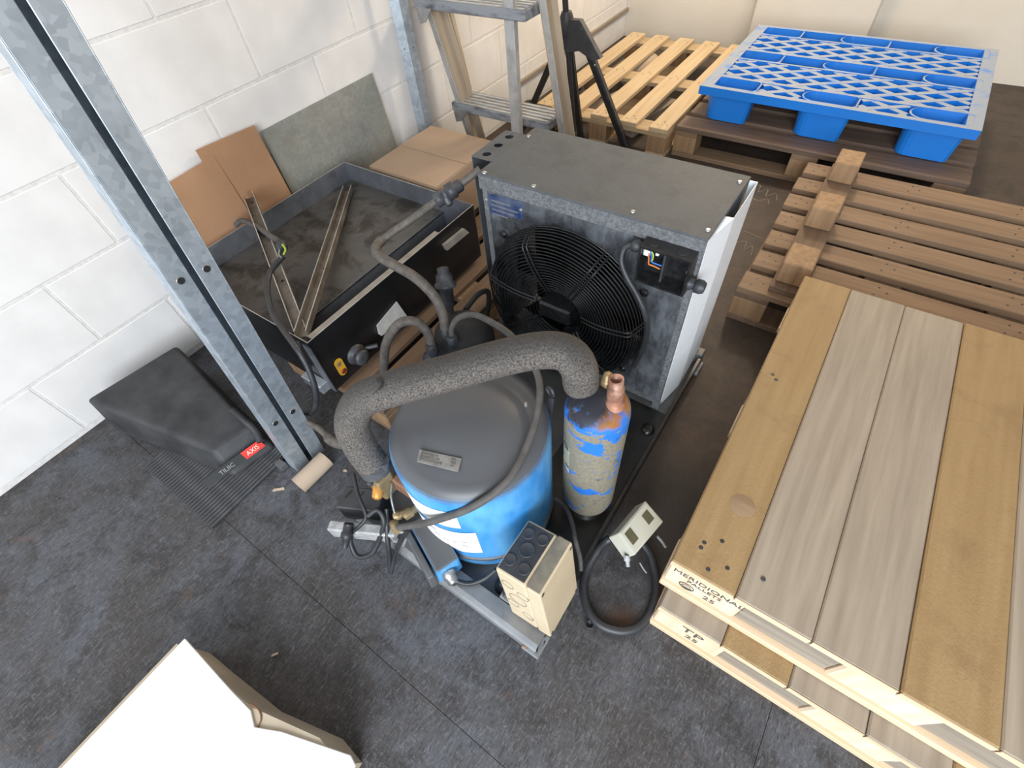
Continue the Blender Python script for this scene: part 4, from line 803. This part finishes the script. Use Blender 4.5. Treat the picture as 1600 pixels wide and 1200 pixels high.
for k in range(3):
    for s_, o1 in ((-0.027, 0.0), (0.027, 0.005)):
        b0 = p + (q - p) * (0.138 + 0.30 * k) + sd * s_ + ou * o1
        obj('bolt_hole', MB().lathe(b0, ou, [(0.0075, 0), (0.0075, 0.0008)], 14), 'black', RK)
        obj('hole_rim', MB().ring(b0, ou, 0.0078, 0.0010, 14, 5), 'zinc', RK)
obj('base_clip', MB().box((-1.075, 0.112, 0.0), (-1.045, 0.135, 0.025)), 'frame_steel', RK, bevel=0.002)

tubem = MB(); tubem.tube([(-0.945, 0.104, 0.0285), (-0.943, 0.212, 0.0285)], 0.028, 28, 0, False); tubem.tube([(-0.943, 0.212, 0.0285), (-0.945, 0.104, 0.0285)], 0.0245, 28, 0, False)
tubem.lathe((-0.945, 0.104, 0.0285), (0.002, 0.108, 0), [(0.0245, 0), (0.028, 0)], 28, False); tubem.lathe((-0.943, 0.212, 0.0285), (0.002, 0.108, 0), [(0.028, 0), (0.0245, 0)], 28, False)
obj('cardboard_tube', tubem, 'card_tube', label='short pale cardboard tube lying at the foot of the racking upright', cat='tube')

# ribbed mat and the black case at the left edge
RM = thing('ribbed_mat', (-1.25, 0.05, 0), 'dark ribbed rubber mat on the floor by the black case', 'mat')
obj('backing', MB().box((-1.45, -0.12, 0.0), (-1.075, 0.185, 0.005)), 'black_plastic', RM)
r0 = None
for i in range(30):
    x = -1.445 + 0.0125 * i
    if r0 is None: r0 = obj('rib', MB().box((x, -0.12, 0.005), (x + 0.006, 0.185, 0.009)), 'foam_grey', RM); x_ = x
    else: inst('rib', r0, RM, (x - x_, 0, 0))
BG = thing('tool_case', (-1.33, 0.13, 0.01), 'black tool case with a red label beside the racking upright', 'tool case')
cs = MB(); cs.hexa([(-1.66, -0.10, 0.01), (-1.150, 0.015, 0.01), (-1.125, 0.158, 0.01), (-1.62, 0.22, 0.01)], [(-1.66, -0.08, 0.17), (-1.21, 0.03, 0.10), (-1.18, 0.150, 0.10), (-1.62, 0.21, 0.17)])
cso = obj('case_body', cs, 'charcoal_bag', BG, bevel=0.012, seg=3)
obj('carry_strap', MB().tube([(-1.2195, 0.1501, 0.1600), (-1.1808, 0.1488, 0.1400), (-1.1464, 0.1469, 0.1100), (-1.1138, 0.1338, 0.0900)], 0.012, 8), 'charcoal_bag', BG)
s0, s1 = V((-1.170, 0.002, 0.055)), V((-1.148, 0.138, 0.055))
yd_ = V((-0.03, 0.0, 0.04)).normalized(); xd_ = (s1 - s0).normalized(); nn = xd_.cross(yd_).normalized()
sw = MB(); e = V((0.014, -0.002, 0.008))
sw.hexa([s0 - yd_ * 0.014 + e - xd_ * 0.05, s1 - yd_ * 0.014 + e, s1 + yd_ * 0.014 + e, s0 + yd_ * 0.014 + e - xd_ * 0.05], [v + nn * 0.004 for v in (s0 - yd_ * 0.014 + e - xd_ * 0.05, s1 - yd_ * 0.014 + e, s1 + yd_ * 0.014 + e, s0 + yd_ * 0.014 + e - xd_ * 0.05)]); obj('label_strip', sw, 'black', BG)
r_s = s1 - xd_ * 0.062
rlm = MB(); c4 = [r_s - yd_ * 0.0135 + e + nn * 0.0042, s1 - yd_ * 0.0135 + e + nn * 0.0042, s1 + yd_ * 0.0135 + e + nn * 0.0042, r_s + yd_ * 0.0135 + e + nn * 0.0042]
rlm.hexa(c4, [v + nn * 0.001 for v in c4]); obj('red_label', rlm, 'red_label', BG)
text('lettering', 'AXIS', 0.019, r_s - yd_ * 0.007 + e + nn * 0.0056 + xd_ * 0.009, xd_, yd_, 'pink_ink', BG)
text('lettering', 'TILIIC', 0.018, r_s - xd_ * 0.078 - yd_ * 0.007 + e + nn * 0.0045, xd_, yd_, 'ink', BG)

# white enamel cabinet corner, near left
WA = thing('enamel_panel', (-0.6, -0.4, 0), 'white enamel panel with a tan edge lying at the near left', 'panel')
E1, E2, E3, E4 = [V(q) for q in ((-0.7174, -0.3072, 0.0000), (-0.5523, -0.2904, 0.0000), (-0.3964, -0.2452, 0.0000), (-0.3315, -0.2500, 0.0000))]
lft = V((-0.80, -0.314, 0)); bk = V((-0.80, -0.80, 0)); bkr = V((-0.30, -0.80, 0))
ring_ = [lft, E1, E2, E3, E4, bkr, bk]
def ext(poly, z0, z1): 
    n_ = len(poly); m = MB(); m.add([V((v.x, v.y, z0)) for v in poly] + [V((v.x, v.y, z1)) for v in poly], [list(range(n_))[::-1], list(range(n_, 2 * n_))] + [[i, (i + 1) % n_, n_ + (i + 1) % n_, n_ + i] for i in range(n_)]); return m
obj('carcass', ext(ring_[::-1], 0.0, 0.130), 'tan_edge', WA)
F = [V(q) for q in ((-0.6111, -0.2961, 0.1340), (-0.5494, -0.2945, 0.1340), (-0.5193, -0.3074, 0.1340), (-0.4672, -0.2809, 0.1340), (-0.3234, -0.2280, 0.1340), (-0.3039, -0.2332, 0.1340))]
obj('top_panel', ext([V((-0.79, F[0].y, 0)), F[0], F[1], F[2], F[3], F[4], F[5], V((-0.31, -0.79, 0)), V((-0.79, -0.79, 0))][::-1], 0.130, 0.136), 'white_enamel', WA, bevel=0.001)
obj('rust_stain', MB().tube([(-0.5601, -0.2884, 0.1310), (-0.5362, -0.2854, 0.1310), (-0.5202, -0.2927, 0.1310), (-0.5145, -0.3065, 0.1310)], 0.0018, 6), 'rust', WA)

# ================================================================= STEP LADDER
LA = thing('step_ladder', (-1.40, 1.84, 0), 'worn aluminium step ladder standing behind the condenser by the wall', 'step ladder')
def stile(a, b, mt, w=0.024, d=0.07):
    m = MB(); a, b = V(a), V(b); z = (b - a).normalized()
    m.beam(a, b, 0.004, d, (1, 0, 0)); m2 = V((0, 1, 0)); m2 = (m2 - z * m2.dot(z)).normalized(); m1 = m2.cross(z)
    for s_ in (-1, 1): m.beam(a + m2 * s_ * d / 2 + V((w / 2, 0, 0)), b + m2 * s_ * d / 2 + V((w / 2, 0, 0)), w, 0.004, (1, 0, 0))
    return obj('stile', m, mt, LA)
stile((-1.545, 1.87, 0.0), (-1.735, 1.80, 1.02), 'alu_tan'); 
m = MB(); m.beam((-1.555, 1.83, 0.0), (-1.748, 1.76, 1.02), 0.018, 0.006); obj('stile_face', m, 'alu', LA)
stile((-1.050, 1.90, 0.0), (-1.190, 1.82, 1.02), 'alu_tan', 0.03, 0.075)
m = MB(); m.beam((-1.030, 1.862, 0.0), (-1.172, 1.78, 1.02), 0.022, 0.006); obj('stile_face', m, 'alu', LA)
m = MB(); m.beam((-1.246, 1.745, 0.0), (-1.240, 1.745, 1.02), 0.044, 0.03); obj('rear_leg', m, 'alu', LA, bevel=0.003)
m = MB(); m.beam((-1.62, 1.95, 0.0), (-1.70, 1.86, 1.0), 0.05, 0.02); obj('rear_leg', m, 'alu_tan', LA, bevel=0.003)
for z, xl, xr, y in ((0.340, -1.650, -1.115, 1.865), (0.745, -1.695, -1.160, 1.79), (1.06, -1.735, -1.19, 1.78)):
    T_ = obj('tread', MB().box((xl, y - 0.072, z - 0.034), (xr, y + 0.072, z)), 'alu_tread', LA, bevel=0.003)
    for i in range(5): obj('tread_rib', MB().box((xl + 0.01, y - 0.062 + 0.027 * i, z), (xr - 0.01, y - 0.052 + 0.027 * i, z + 0.003)), 'alu', T_)
    g = MB(); g.add([(xl + 0.008, y - 0.073, z - 0.028), (xl + 0.09, y - 0.073, z - 0.028), (xl + 0.05, y - 0.073, z - 0.075), (xl + 0.015, y - 0.073, z - 0.085), (xl + 0.008, y - 0.070, z - 0.028), (xl + 0.09, y - 0.070, z - 0.028), (xl + 0.05, y - 0.070, z - 0.075), (xl + 0.015, y - 0.070, z - 0.085)], [[3, 2, 1, 0][::-1], [4, 5, 6, 7][::-1], [0, 1, 5, 4], [1, 2, 6, 5], [2, 3, 7, 6], [3, 0, 4, 7]])
    obj('gusset', g, 'zinc', T_); obj('rivet', MB().lathe((xl + 0.045, y - 0.072, z - 0.017), (0, -1, 0), [(0.006, 0), (0.005, 0.003)], 10), 'zinc', T_)

# ================================================================= BLACK TRIPOD
TP = thing('tripod_stand', (-1.24, 2.22, 0), 'black metal tripod stand between the step ladder and the pale pallet', 'tripod')
ty = 2.2
pb, pt = V((-1.2173, 2.2000, 0.1218)), V((-1.2710, 2.2000, 0.6213))
obj('pole', MB().tube([pb, pt + (pt - pb) * 0.6], 0.013, 14, 0), 'black', TP)
hc = V((-1.2663, 2.2000, 0.5361)); obj('hub', MB().lathe(hc - V((0, 0, 0.06)), (0, 0, 1), [(0.020, 0), (0.026, 0.01), (0.026, 0.06), (0.030, 0.065), (0.030, 0.12), (0.022, 0.14)], 18), 'black_plastic', TP)
hb = [V(q) for q in ((-1.2717, 2.1800, 0.5924), (-1.1896, 2.1800, 0.5949), (-1.1363, 2.1800, 0.5309), (-1.0815, 2.1800, 0.4650), (-1.1185, 2.1800, 0.4507), (-1.1911, 2.1800, 0.4818), (-1.2634, 2.1800, 0.4637))]
m = MB(); n_h = len(hb); m.add(hb + [v + V((0, 0.03, 0)) for v in hb], [list(range(n_h)), list(range(n_h, 2 * n_h))[::-1]] + [[i, (i + 1) % n_h, n_h + (i + 1) % n_h, n_h + i][::-1] for i in range(n_h)])
obj('hub_bracket', m, 'black_plastic', TP, bevel=0.002)
l0 = V((-1.1974, 2.1900, 0.5733)); l1 = V((-0.9799, 2.3584, 0.0000))
obj('leg', MB().beam(l0, l1, 0.036, 0.018, (1, 0.3, 0)), 'black', TP)
obj('leg_channel', MB().beam(l0 + V((0.014, -0.006, 0.004)), l1 + V((0.014, -0.006, 0.004)), 0.010, 0.020, (1, 0.3, 0)), 'dark_zinc', TP)
obj('leg', MB().beam(hc + V((-0.02, 0.01, -0.01)), (-1.60, 2.26, 0.0), 0.028, 0.018), 'black', TP)
obj('leg', MB().beam(hc + V((0, 0.02, -0.01)), (-1.24, 2.335, 0.0), 0.028, 0.018), 'black', TP)
obj('brace', MB().beam((-1.47, 2.235, 0.19), pb + V((0, 0, 0.03)), 0.016, 0.006), 'black', TP)
for k, z in enumerate((0.50, 0.42)): obj('leg_rivet', MB().lathe(l0 + (l1 - l0) * (0.10 + 0.16 * k) + V((0.016, -0.016, 0)), (0.2, -1, 0.2), [(0.005, 0), (0.004, 0.003)], 8), 'zinc', TP)

# ================================================================= FAR PALLETS
pallet('wooden_pallet', -1.54, -0.785, 2.36, 3.56, 0.0, 'Y', 5, ('wood_straw', 'wood_straw_cross', 'wood_block'), 'pale slatted wooden pallet at the back by the left wall', pw=0.095, nails=True)
pallet('wooden_pallet', -0.765, 0.435, 2.42, 3.22, 0.0, 'X', 5, ('wood_brown', 'wood_tan', 'wood_block'), 'dark weathered wooden pallet carrying the blue plastic pallet', pw=0.125)
pallet('wooden_pallet', -0.135, 0.665, 1.415, 2.335, 0.0, 'X', 7, ('wood_tan', 'wood_tan_long', 'wood_block'), 'brown wooden pallet between the dark pallet and the stamped pallets', pw=0.095, nails=True)
PR = thing('pallet_runner', (0.005, 1.87, 0.1445), 'loose pallet runner with rough blocks lying on the brown pallet', 'pallet runner')
obj('runner_board', MB().box((-0.045, 1.44, 0.1445), (0.055, 2.32, 0.1665)), 'wood_tan_long', PR, bevel=0.002)
for y in (1.47, 1.82, 2.17): obj('block', MB().box((-0.038, y, 0.1667), (0.050, y + 0.12, 0.2450)), 'wood_block', PR, bevel=0.004)
# things under and around the pale pallet
def ctube(p, q, r, label, mt='card_tube'):
    m = MB(); m.tube([p, q], r, 24, 0, False); m.tube([q, p], r * 0.86, 24, 0, False); d = V(q) - V(p)
    m.lathe(p, d, [(r * 0.86, 0), (r, 0)], 24, False); m.lathe(q, d, [(r, 0), (r * 0.86, 0)], 24, False)
    return obj('cardboard_tube', m, mt, label=label, cat='tube')
ctube((-1.37, 2.30, 0.062), (-1.37, 2.345, 0.062), 0.06, 'short dark tube at the near end of the pale pallet', 'black_plastic')
ctube((-1.36, 3.10, 0.060), (-1.285, 3.34, 0.060), 0.055, 'fat grey cardboard tube under the pale pallet slats')
ctube((-1.36, 2.60, 0.036), (-1.27, 2.88, 0.036), 0.035, 'slim grey cardboard tube under the pale pallet slats')
obj('timber_offcut', MB().beam((-1.045, 2.50, 0.036), (-0.96, 2.88, 0.036), 0.06, 0.07), 'wood_greyed', bevel=0.003, label='grey timber offcut lying under the pale pallet', cat='timber')
obj('log', MB().tube([(-1.66, 2.42, 0.056), (-1.60, 2.52, 0.058), (-1.60, 2.9, 0.055)], lambda t: 0.05 + 0.006 * math.sin(9 * t), 14, 5), 'bark', label='dark rough log on the floor beside the left wall', cat='log')
obj('plank', MB().beam((-1.60, 2.06, 0.0115), (-1.20, 2.16, 0.0115), 0.02, 0.10, (0, 0, 1)), 'wood_straw_cross', label='short pale plank on the floor behind the step ladder', cat='plank', bevel=0.002)
obj('plank', MB().beam((-1.06, 2.04, 0.0085), (-0.62, 2.22, 0.0085), 0.015, 0.13, (0, 0, 1)), 'wood_greyed_cross', label='flat grey board on the floor in front of the pale pallet', cat='plank', bevel=0.002)

# blue plastic pallet
BP = thing('plastic_pallet', (-0.17, 2.96, 0.144), 'bright blue plastic lattice pallet lying on the dark wooden pallet', 'pallet')
bx0, bx1, by0, by1, bz0, bz1 = -0.722, 0.378, 2.520, 3.420, 0.258, 0.294
bm_ = 0.028
# frame border and slot surrounds: the deck is a grid of zones
dk = MB()
dk.box((bx0, by0, bz0), (bx1, by0 + bm_, bz1)); dk.box((bx0, by1 - bm_, bz0), (bx1, by1, bz1)); dk.box((bx0, by0 + bm_, bz0), (bx0 + 0.055, by1 - bm_, bz1)); dk.box((bx1 - 0.055, by0 + bm_, bz0), (bx1, by1 - bm_, bz1))
footx = [(bx0 + 0.032, bx0 + 0.245), (-0.280, -0.066), (bx1 - 0.245, bx1 - 0.032)]
footy = [(by0 + 0.028, by0 + 0.135), (2.9165, 3.0235), (by1 - 0.135, by1 - 0.028)]
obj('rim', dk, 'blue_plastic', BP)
# bars around the pockets and crossing ribs
for fy0, fy1 in footy:
    for a, b in ((fy0 - 0.014, fy0), (fy1, fy1 + 0.022)):
        if a > by0 + bm_ - 0.001 and b < by1 - bm_ + 0.001:
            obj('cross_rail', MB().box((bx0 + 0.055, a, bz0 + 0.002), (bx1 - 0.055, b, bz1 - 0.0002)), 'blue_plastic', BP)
def pocket(x0, x1, y0, y1):
    """oval mouth running down into a hollow foot"""
    n = 10; r = (y1 - y0) / 2; top = []
    for k in range(n + 1):
        a = math.radians(90 + 180 * k / n); top.append((x0 + r + r * math.cos(a), (y0 + y1) / 2 + r * math.sin(a)))
    top += [(x1 - 0.012, y0), (x1, y0 + 0.012), (x1, y1 - 0.012), (x1 - 0.012, y1)]
    cx, cy = (x0 + x1) / 2, (y0 + y1) / 2; m = MB(); N = len(top)
    rows = [(1.0, bz1 + 0.0006), (1.06, bz1 - 0.001), (1.06, bz0 - 0.004), (0.99, bz0 - 0.010), (0.90, 0.1445)]
    vs_ = []
    for s_, z in rows: vs_ += [(cx + (x - cx) * s_, cy + (y - cy) * s_, z) for x, y in top]
    fs = [[i * N + k, i * N + (k + 1) % N, (i + 1) * N + (k + 1) % N, (i + 1) * N + k][::-1] for i in range(4) for k in range(N)]
    vs_ += [(cx + (x - cx) * 0.84, cy + (y - cy) * 0.84, 0.165) for x, y in top]; b0 = 5 * N
    fs += [[k, (k + 1) % N, b0 + (k + 1) % N, b0 + k] for k in range(N)]; fs.append([b0 + k for k in range(N)]); fs.append([4 * N + k for k in range(N)][::-1])
    m.add(vs_, fs); return m
for fx in footx:
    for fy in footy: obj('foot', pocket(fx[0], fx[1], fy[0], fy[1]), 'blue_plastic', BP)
# diagonal lattice between the pockets
zones = [(footy[0][1] + 0.020, footy[1][0] - 0.012), (footy[1][1] + 0.020, footy[2][0] - 0.012)]
def clip_bar(p, d, x0, x1, y0, y1):
    ts = []
    t0, t1 = -9, 9
    for o, dd, lo_, hi_ in ((p[0], d[0], x0, x1), (p[1], d[1], y0, y1)):
        a, b = (lo_ - o) / dd, (hi_ - o) / dd
        if a > b: a, b = b, a
        t0, t1 = max(t0, a), min(t1, b)
    return (t0, t1) if t1 - t0 > 0.02 else None
bar_n = 0
for zy0, zy1 in zones + [(footy[0][0] , footy[0][1] + 0.02)]:
    segs = [(bx0 + 0.055, bx1 - 0.055)] if zy0 > footy[0][0] + 0.01 else [(footx[0][1] + 0.012, footx[1][0] - 0.012), (footx[1][1] + 0.012, footx[2][0] - 0.012)]
    for sx0, sx1 in segs:
        for s_ in (-1, 1):
            d = V((0.86, 0.51 * s_)).normalized(); step = 0.150; k = -14
            while k < 30:
                pt_ = (sx0 + k * step, zy0 if s_ > 0 else zy1); k += 1
                c = clip_bar(pt_, d, sx0, sx1, zy0, zy1)
                if not c: continue
                a = (pt_[0] + d[0] * c[0], pt_[1] + d[1] * c[0]); b = (pt_[0] + d[0] * c[1], pt_[1] + d[1] * c[1])
                zo = bz0 + 0.016 + 0.0009 * (s_ > 0)
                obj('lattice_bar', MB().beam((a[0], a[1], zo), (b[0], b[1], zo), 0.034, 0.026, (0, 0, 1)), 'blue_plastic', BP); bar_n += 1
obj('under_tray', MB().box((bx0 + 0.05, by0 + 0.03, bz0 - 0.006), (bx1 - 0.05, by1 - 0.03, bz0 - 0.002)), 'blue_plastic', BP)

# ================================================================= STAMPED PALLETS, NEAR RIGHT
def stamped(name, x0, y0, z0, label, planks, lines, ztop_mats, depth=0.985, width=0.80):
    T = thing(name, (x0 + width / 2, y0 + depth / 2, z0), label, 'pallet')
    x = x0
    for i, (w, mt) in enumerate(planks):
        obj('deck_board', MB().box((x, y0, z0 + 0.124), (x + w - 0.0015, y0 + depth, z0 + 0.146 - 0.0012 * (i % 3))), mt, T, bevel=0.003)
        obj('sawn_end', MB().box((x + 0.001, y0 - 0.0015, z0 + 0.1255), (x + w - 0.003, y0, z0 + 0.1435)), 'wood_pale', T)
        x += w
    for yb_ in (y0 + 0.004, y0 + depth / 2 - 0.05, y0 + depth - 0.104):
        for k in range(3):
            xb = x0 + 0.002 + k * (width - 0.152) / 2
            b_ = obj('block', MB().box((xb, yb_, z0 + 0.022), (xb + 0.15, yb_ + 0.1, z0 + 0.124)), 'wood_pale_end', T, bevel=0.004)
        for k in range(2):
            xa = x0 + 0.153 + k * (width - 0.152) / 2
            obj('infill_board', MB().box((xa, yb_ + 0.006, z0 + 0.022), (xa + (width - 0.152) / 2 - 0.152, yb_ + 0.03, z0 + 0.123)), 'wood_greyed_cross', T, bevel=0.002)
        obj('bottom_board', MB().box((x0, yb_ - 0.008, z0), (x0 + width, yb_ + 0.10, z0 + 0.022)), 'wood_pale', T, bevel=0.002)
    for body, size, dx, dz in lines:
        text('stamp', body, size, (x0 + dx, y0 + 0.0035, z0 + dz), (1, 0, 0), (0, 0, 1), 'black_ink', T, 'CENTER')
    return T
pk = [(0.125, 'wood_gold'), (0.135, 'wood_greyed'), (0.135, 'wood_greyed'), (0.135, 'wood_gold'), (0.135, 'wood_greyed'), (0.135, 'wood_gold')]
PA = stamped('wooden_pallet', 0.034, 0.383, 0.1468, 'golden board pallet stamped MERIDIONAL, on top of the stack at right', pk, [('MERIDIONAL', 0.024, 0.083, 0.092), ('PALLETS', 0.019, 0.080, 0.072), ('25', 0.026, 0.098, 0.036)], None)
em = MB(); ec_ = V((0.034 + 0.050, 0.3865, 0.1468 + 0.048)); em.ring(ec_, (0, 1, 0), 0.015, 0.0012, 24, 4); em.ring(ec_ + V((0, 0, -0.002)), (0, 1, 0), 0.009, 0.001, 20, 4); em.beam(ec_ + V((-0.014, 0, -0.006)), ec_ + V((0.014, 0, -0.006)), 0.002, 0.001, (0, 0, 1))
obj('stamp_emblem', em, 'black_ink', PA)
pk2 = [(0.135, 'wood_greyed'), (0.13, 'wood_gold'), (0.135, 'wood_greyed'), (0.13, 'wood_greyed'), (0.135, 'wood_gold'), (0.135, 'wood_greyed')]
stamped('wooden_pallet', 0.055, 0.335, 0.0, 'pale wooden pallet stamped TP 25, lower of the stack at right', pk2, [('TP', 0.044, 0.085, 0.074), ('25', 0.030, 0.092, 0.040)], None, depth=1.0)
for px in ((0.0741, 0.4499, 0.2910), (0.0725, 0.4367, 0.2910), (0.1026, 0.4713, 0.2910), (0.1286, 0.4256, 0.2910), (0.0990, 0.4036, 0.2910), (0.1910, 0.4421, 0.2910), (0.0633, 0.9459, 0.2910), (0.0745, 0.9336, 0.2910)):
    obj('nail_head', MB().lathe((px[0], px[1], 0.2920), (0, 0, 1), [(0.0045, 0), (0.0045, 0.0012), (0.003, 0.0014)], 10), 'black_plastic', PA)
kn = MB().lathe(((0.1119, 0.5667, 0.2915)[0], (0.1119, 0.5667, 0.2915)[1], 0.2924), (0, 0, 1), [(0.026, 0), (0.024, 0.0012), (0.002, 0.0014)], 24)
obj('knot', kn, 'wood_knot', PA)

# ================================================================= SMALL LITTER
def chip(q, s, a, label):
    c, n_ = math.cos(a), math.sin(a); x, y, z = q; L_, w = s
    m = MB(); m.hexa([(x + u * c - v * n_, y + u * n_ + v * c, 0.0) for u, v in ((-L_, -w), (L_, -w * 0.6), (L_ * 0.9, w), (-L_ * 0.8, w * 0.7))], [(x + u * c - v * n_, y + u * n_ + v * c, 0.004) for u, v in ((-L_, -w), (L_, -w * 0.6), (L_ * 0.9, w), (-L_ * 0.8, w * 0.7))])
    obj('wood_chip', m, 'card_tube', label=label, cat='wood chip')
chip((-1.0086, 0.0656, 0.0000), (0.018, 0.004), 0.7, 'pale wood chip on the floor left of the cardboard tube')
chip((-0.6587, -0.2247, 0.0000), (0.008, 0.003), 0.9, 'tiny pale wood chip on the floor near the white enamel panel')
chip((-0.8794, 0.2191, 0.0000), (0.006, 0.004), 0.2, 'tiny pale crumb on the floor between tube and insulated pipe')
chip((0.2870, 0.3481, 0.0000), (0.012, 0.003), -0.6, 'thin splinter on the floor in front of the stamped pallets')
CK = thing('chalk_marks', (-0.24, 2.05, 0), 'faint chalk scrawl on the dark floor behind the white side cover', 'chalk marks')
for st_ in ([(-0.318, 2.30, 0.0006), (-0.29, 2.33, 0.0006), (-0.28, 2.27, 0.0006), (-0.25, 2.31, 0.0006), (-0.24, 2.25, 0.0006), (-0.21, 2.29, 0.0006), (-0.19, 2.24, 0.0006)], [(-0.31, 2.22, 0.0006), (-0.26, 2.20, 0.0006), (-0.23, 2.23, 0.0006), (-0.21, 2.19, 0.0006)], [(-0.245, 1.95, 0.0006), (-0.16, 1.93, 0.0006)], [(-0.24, 1.86, 0.0006), (-0.21, 1.88, 0.0006), (-0.20, 1.82, 0.0006), (-0.18, 1.86, 0.0006), (-0.165, 1.80, 0.0006)]):
    ck = MB(); ck.tube(st_, 0.0032, 5, 5)
    for v in ck.v: v.z = max(v.z, 0.0) * 0.4
    obj('stroke', ck, 'chalk', CK)
print('OBJECTS', len(bpy.data.objects), 'bars', bar_n)
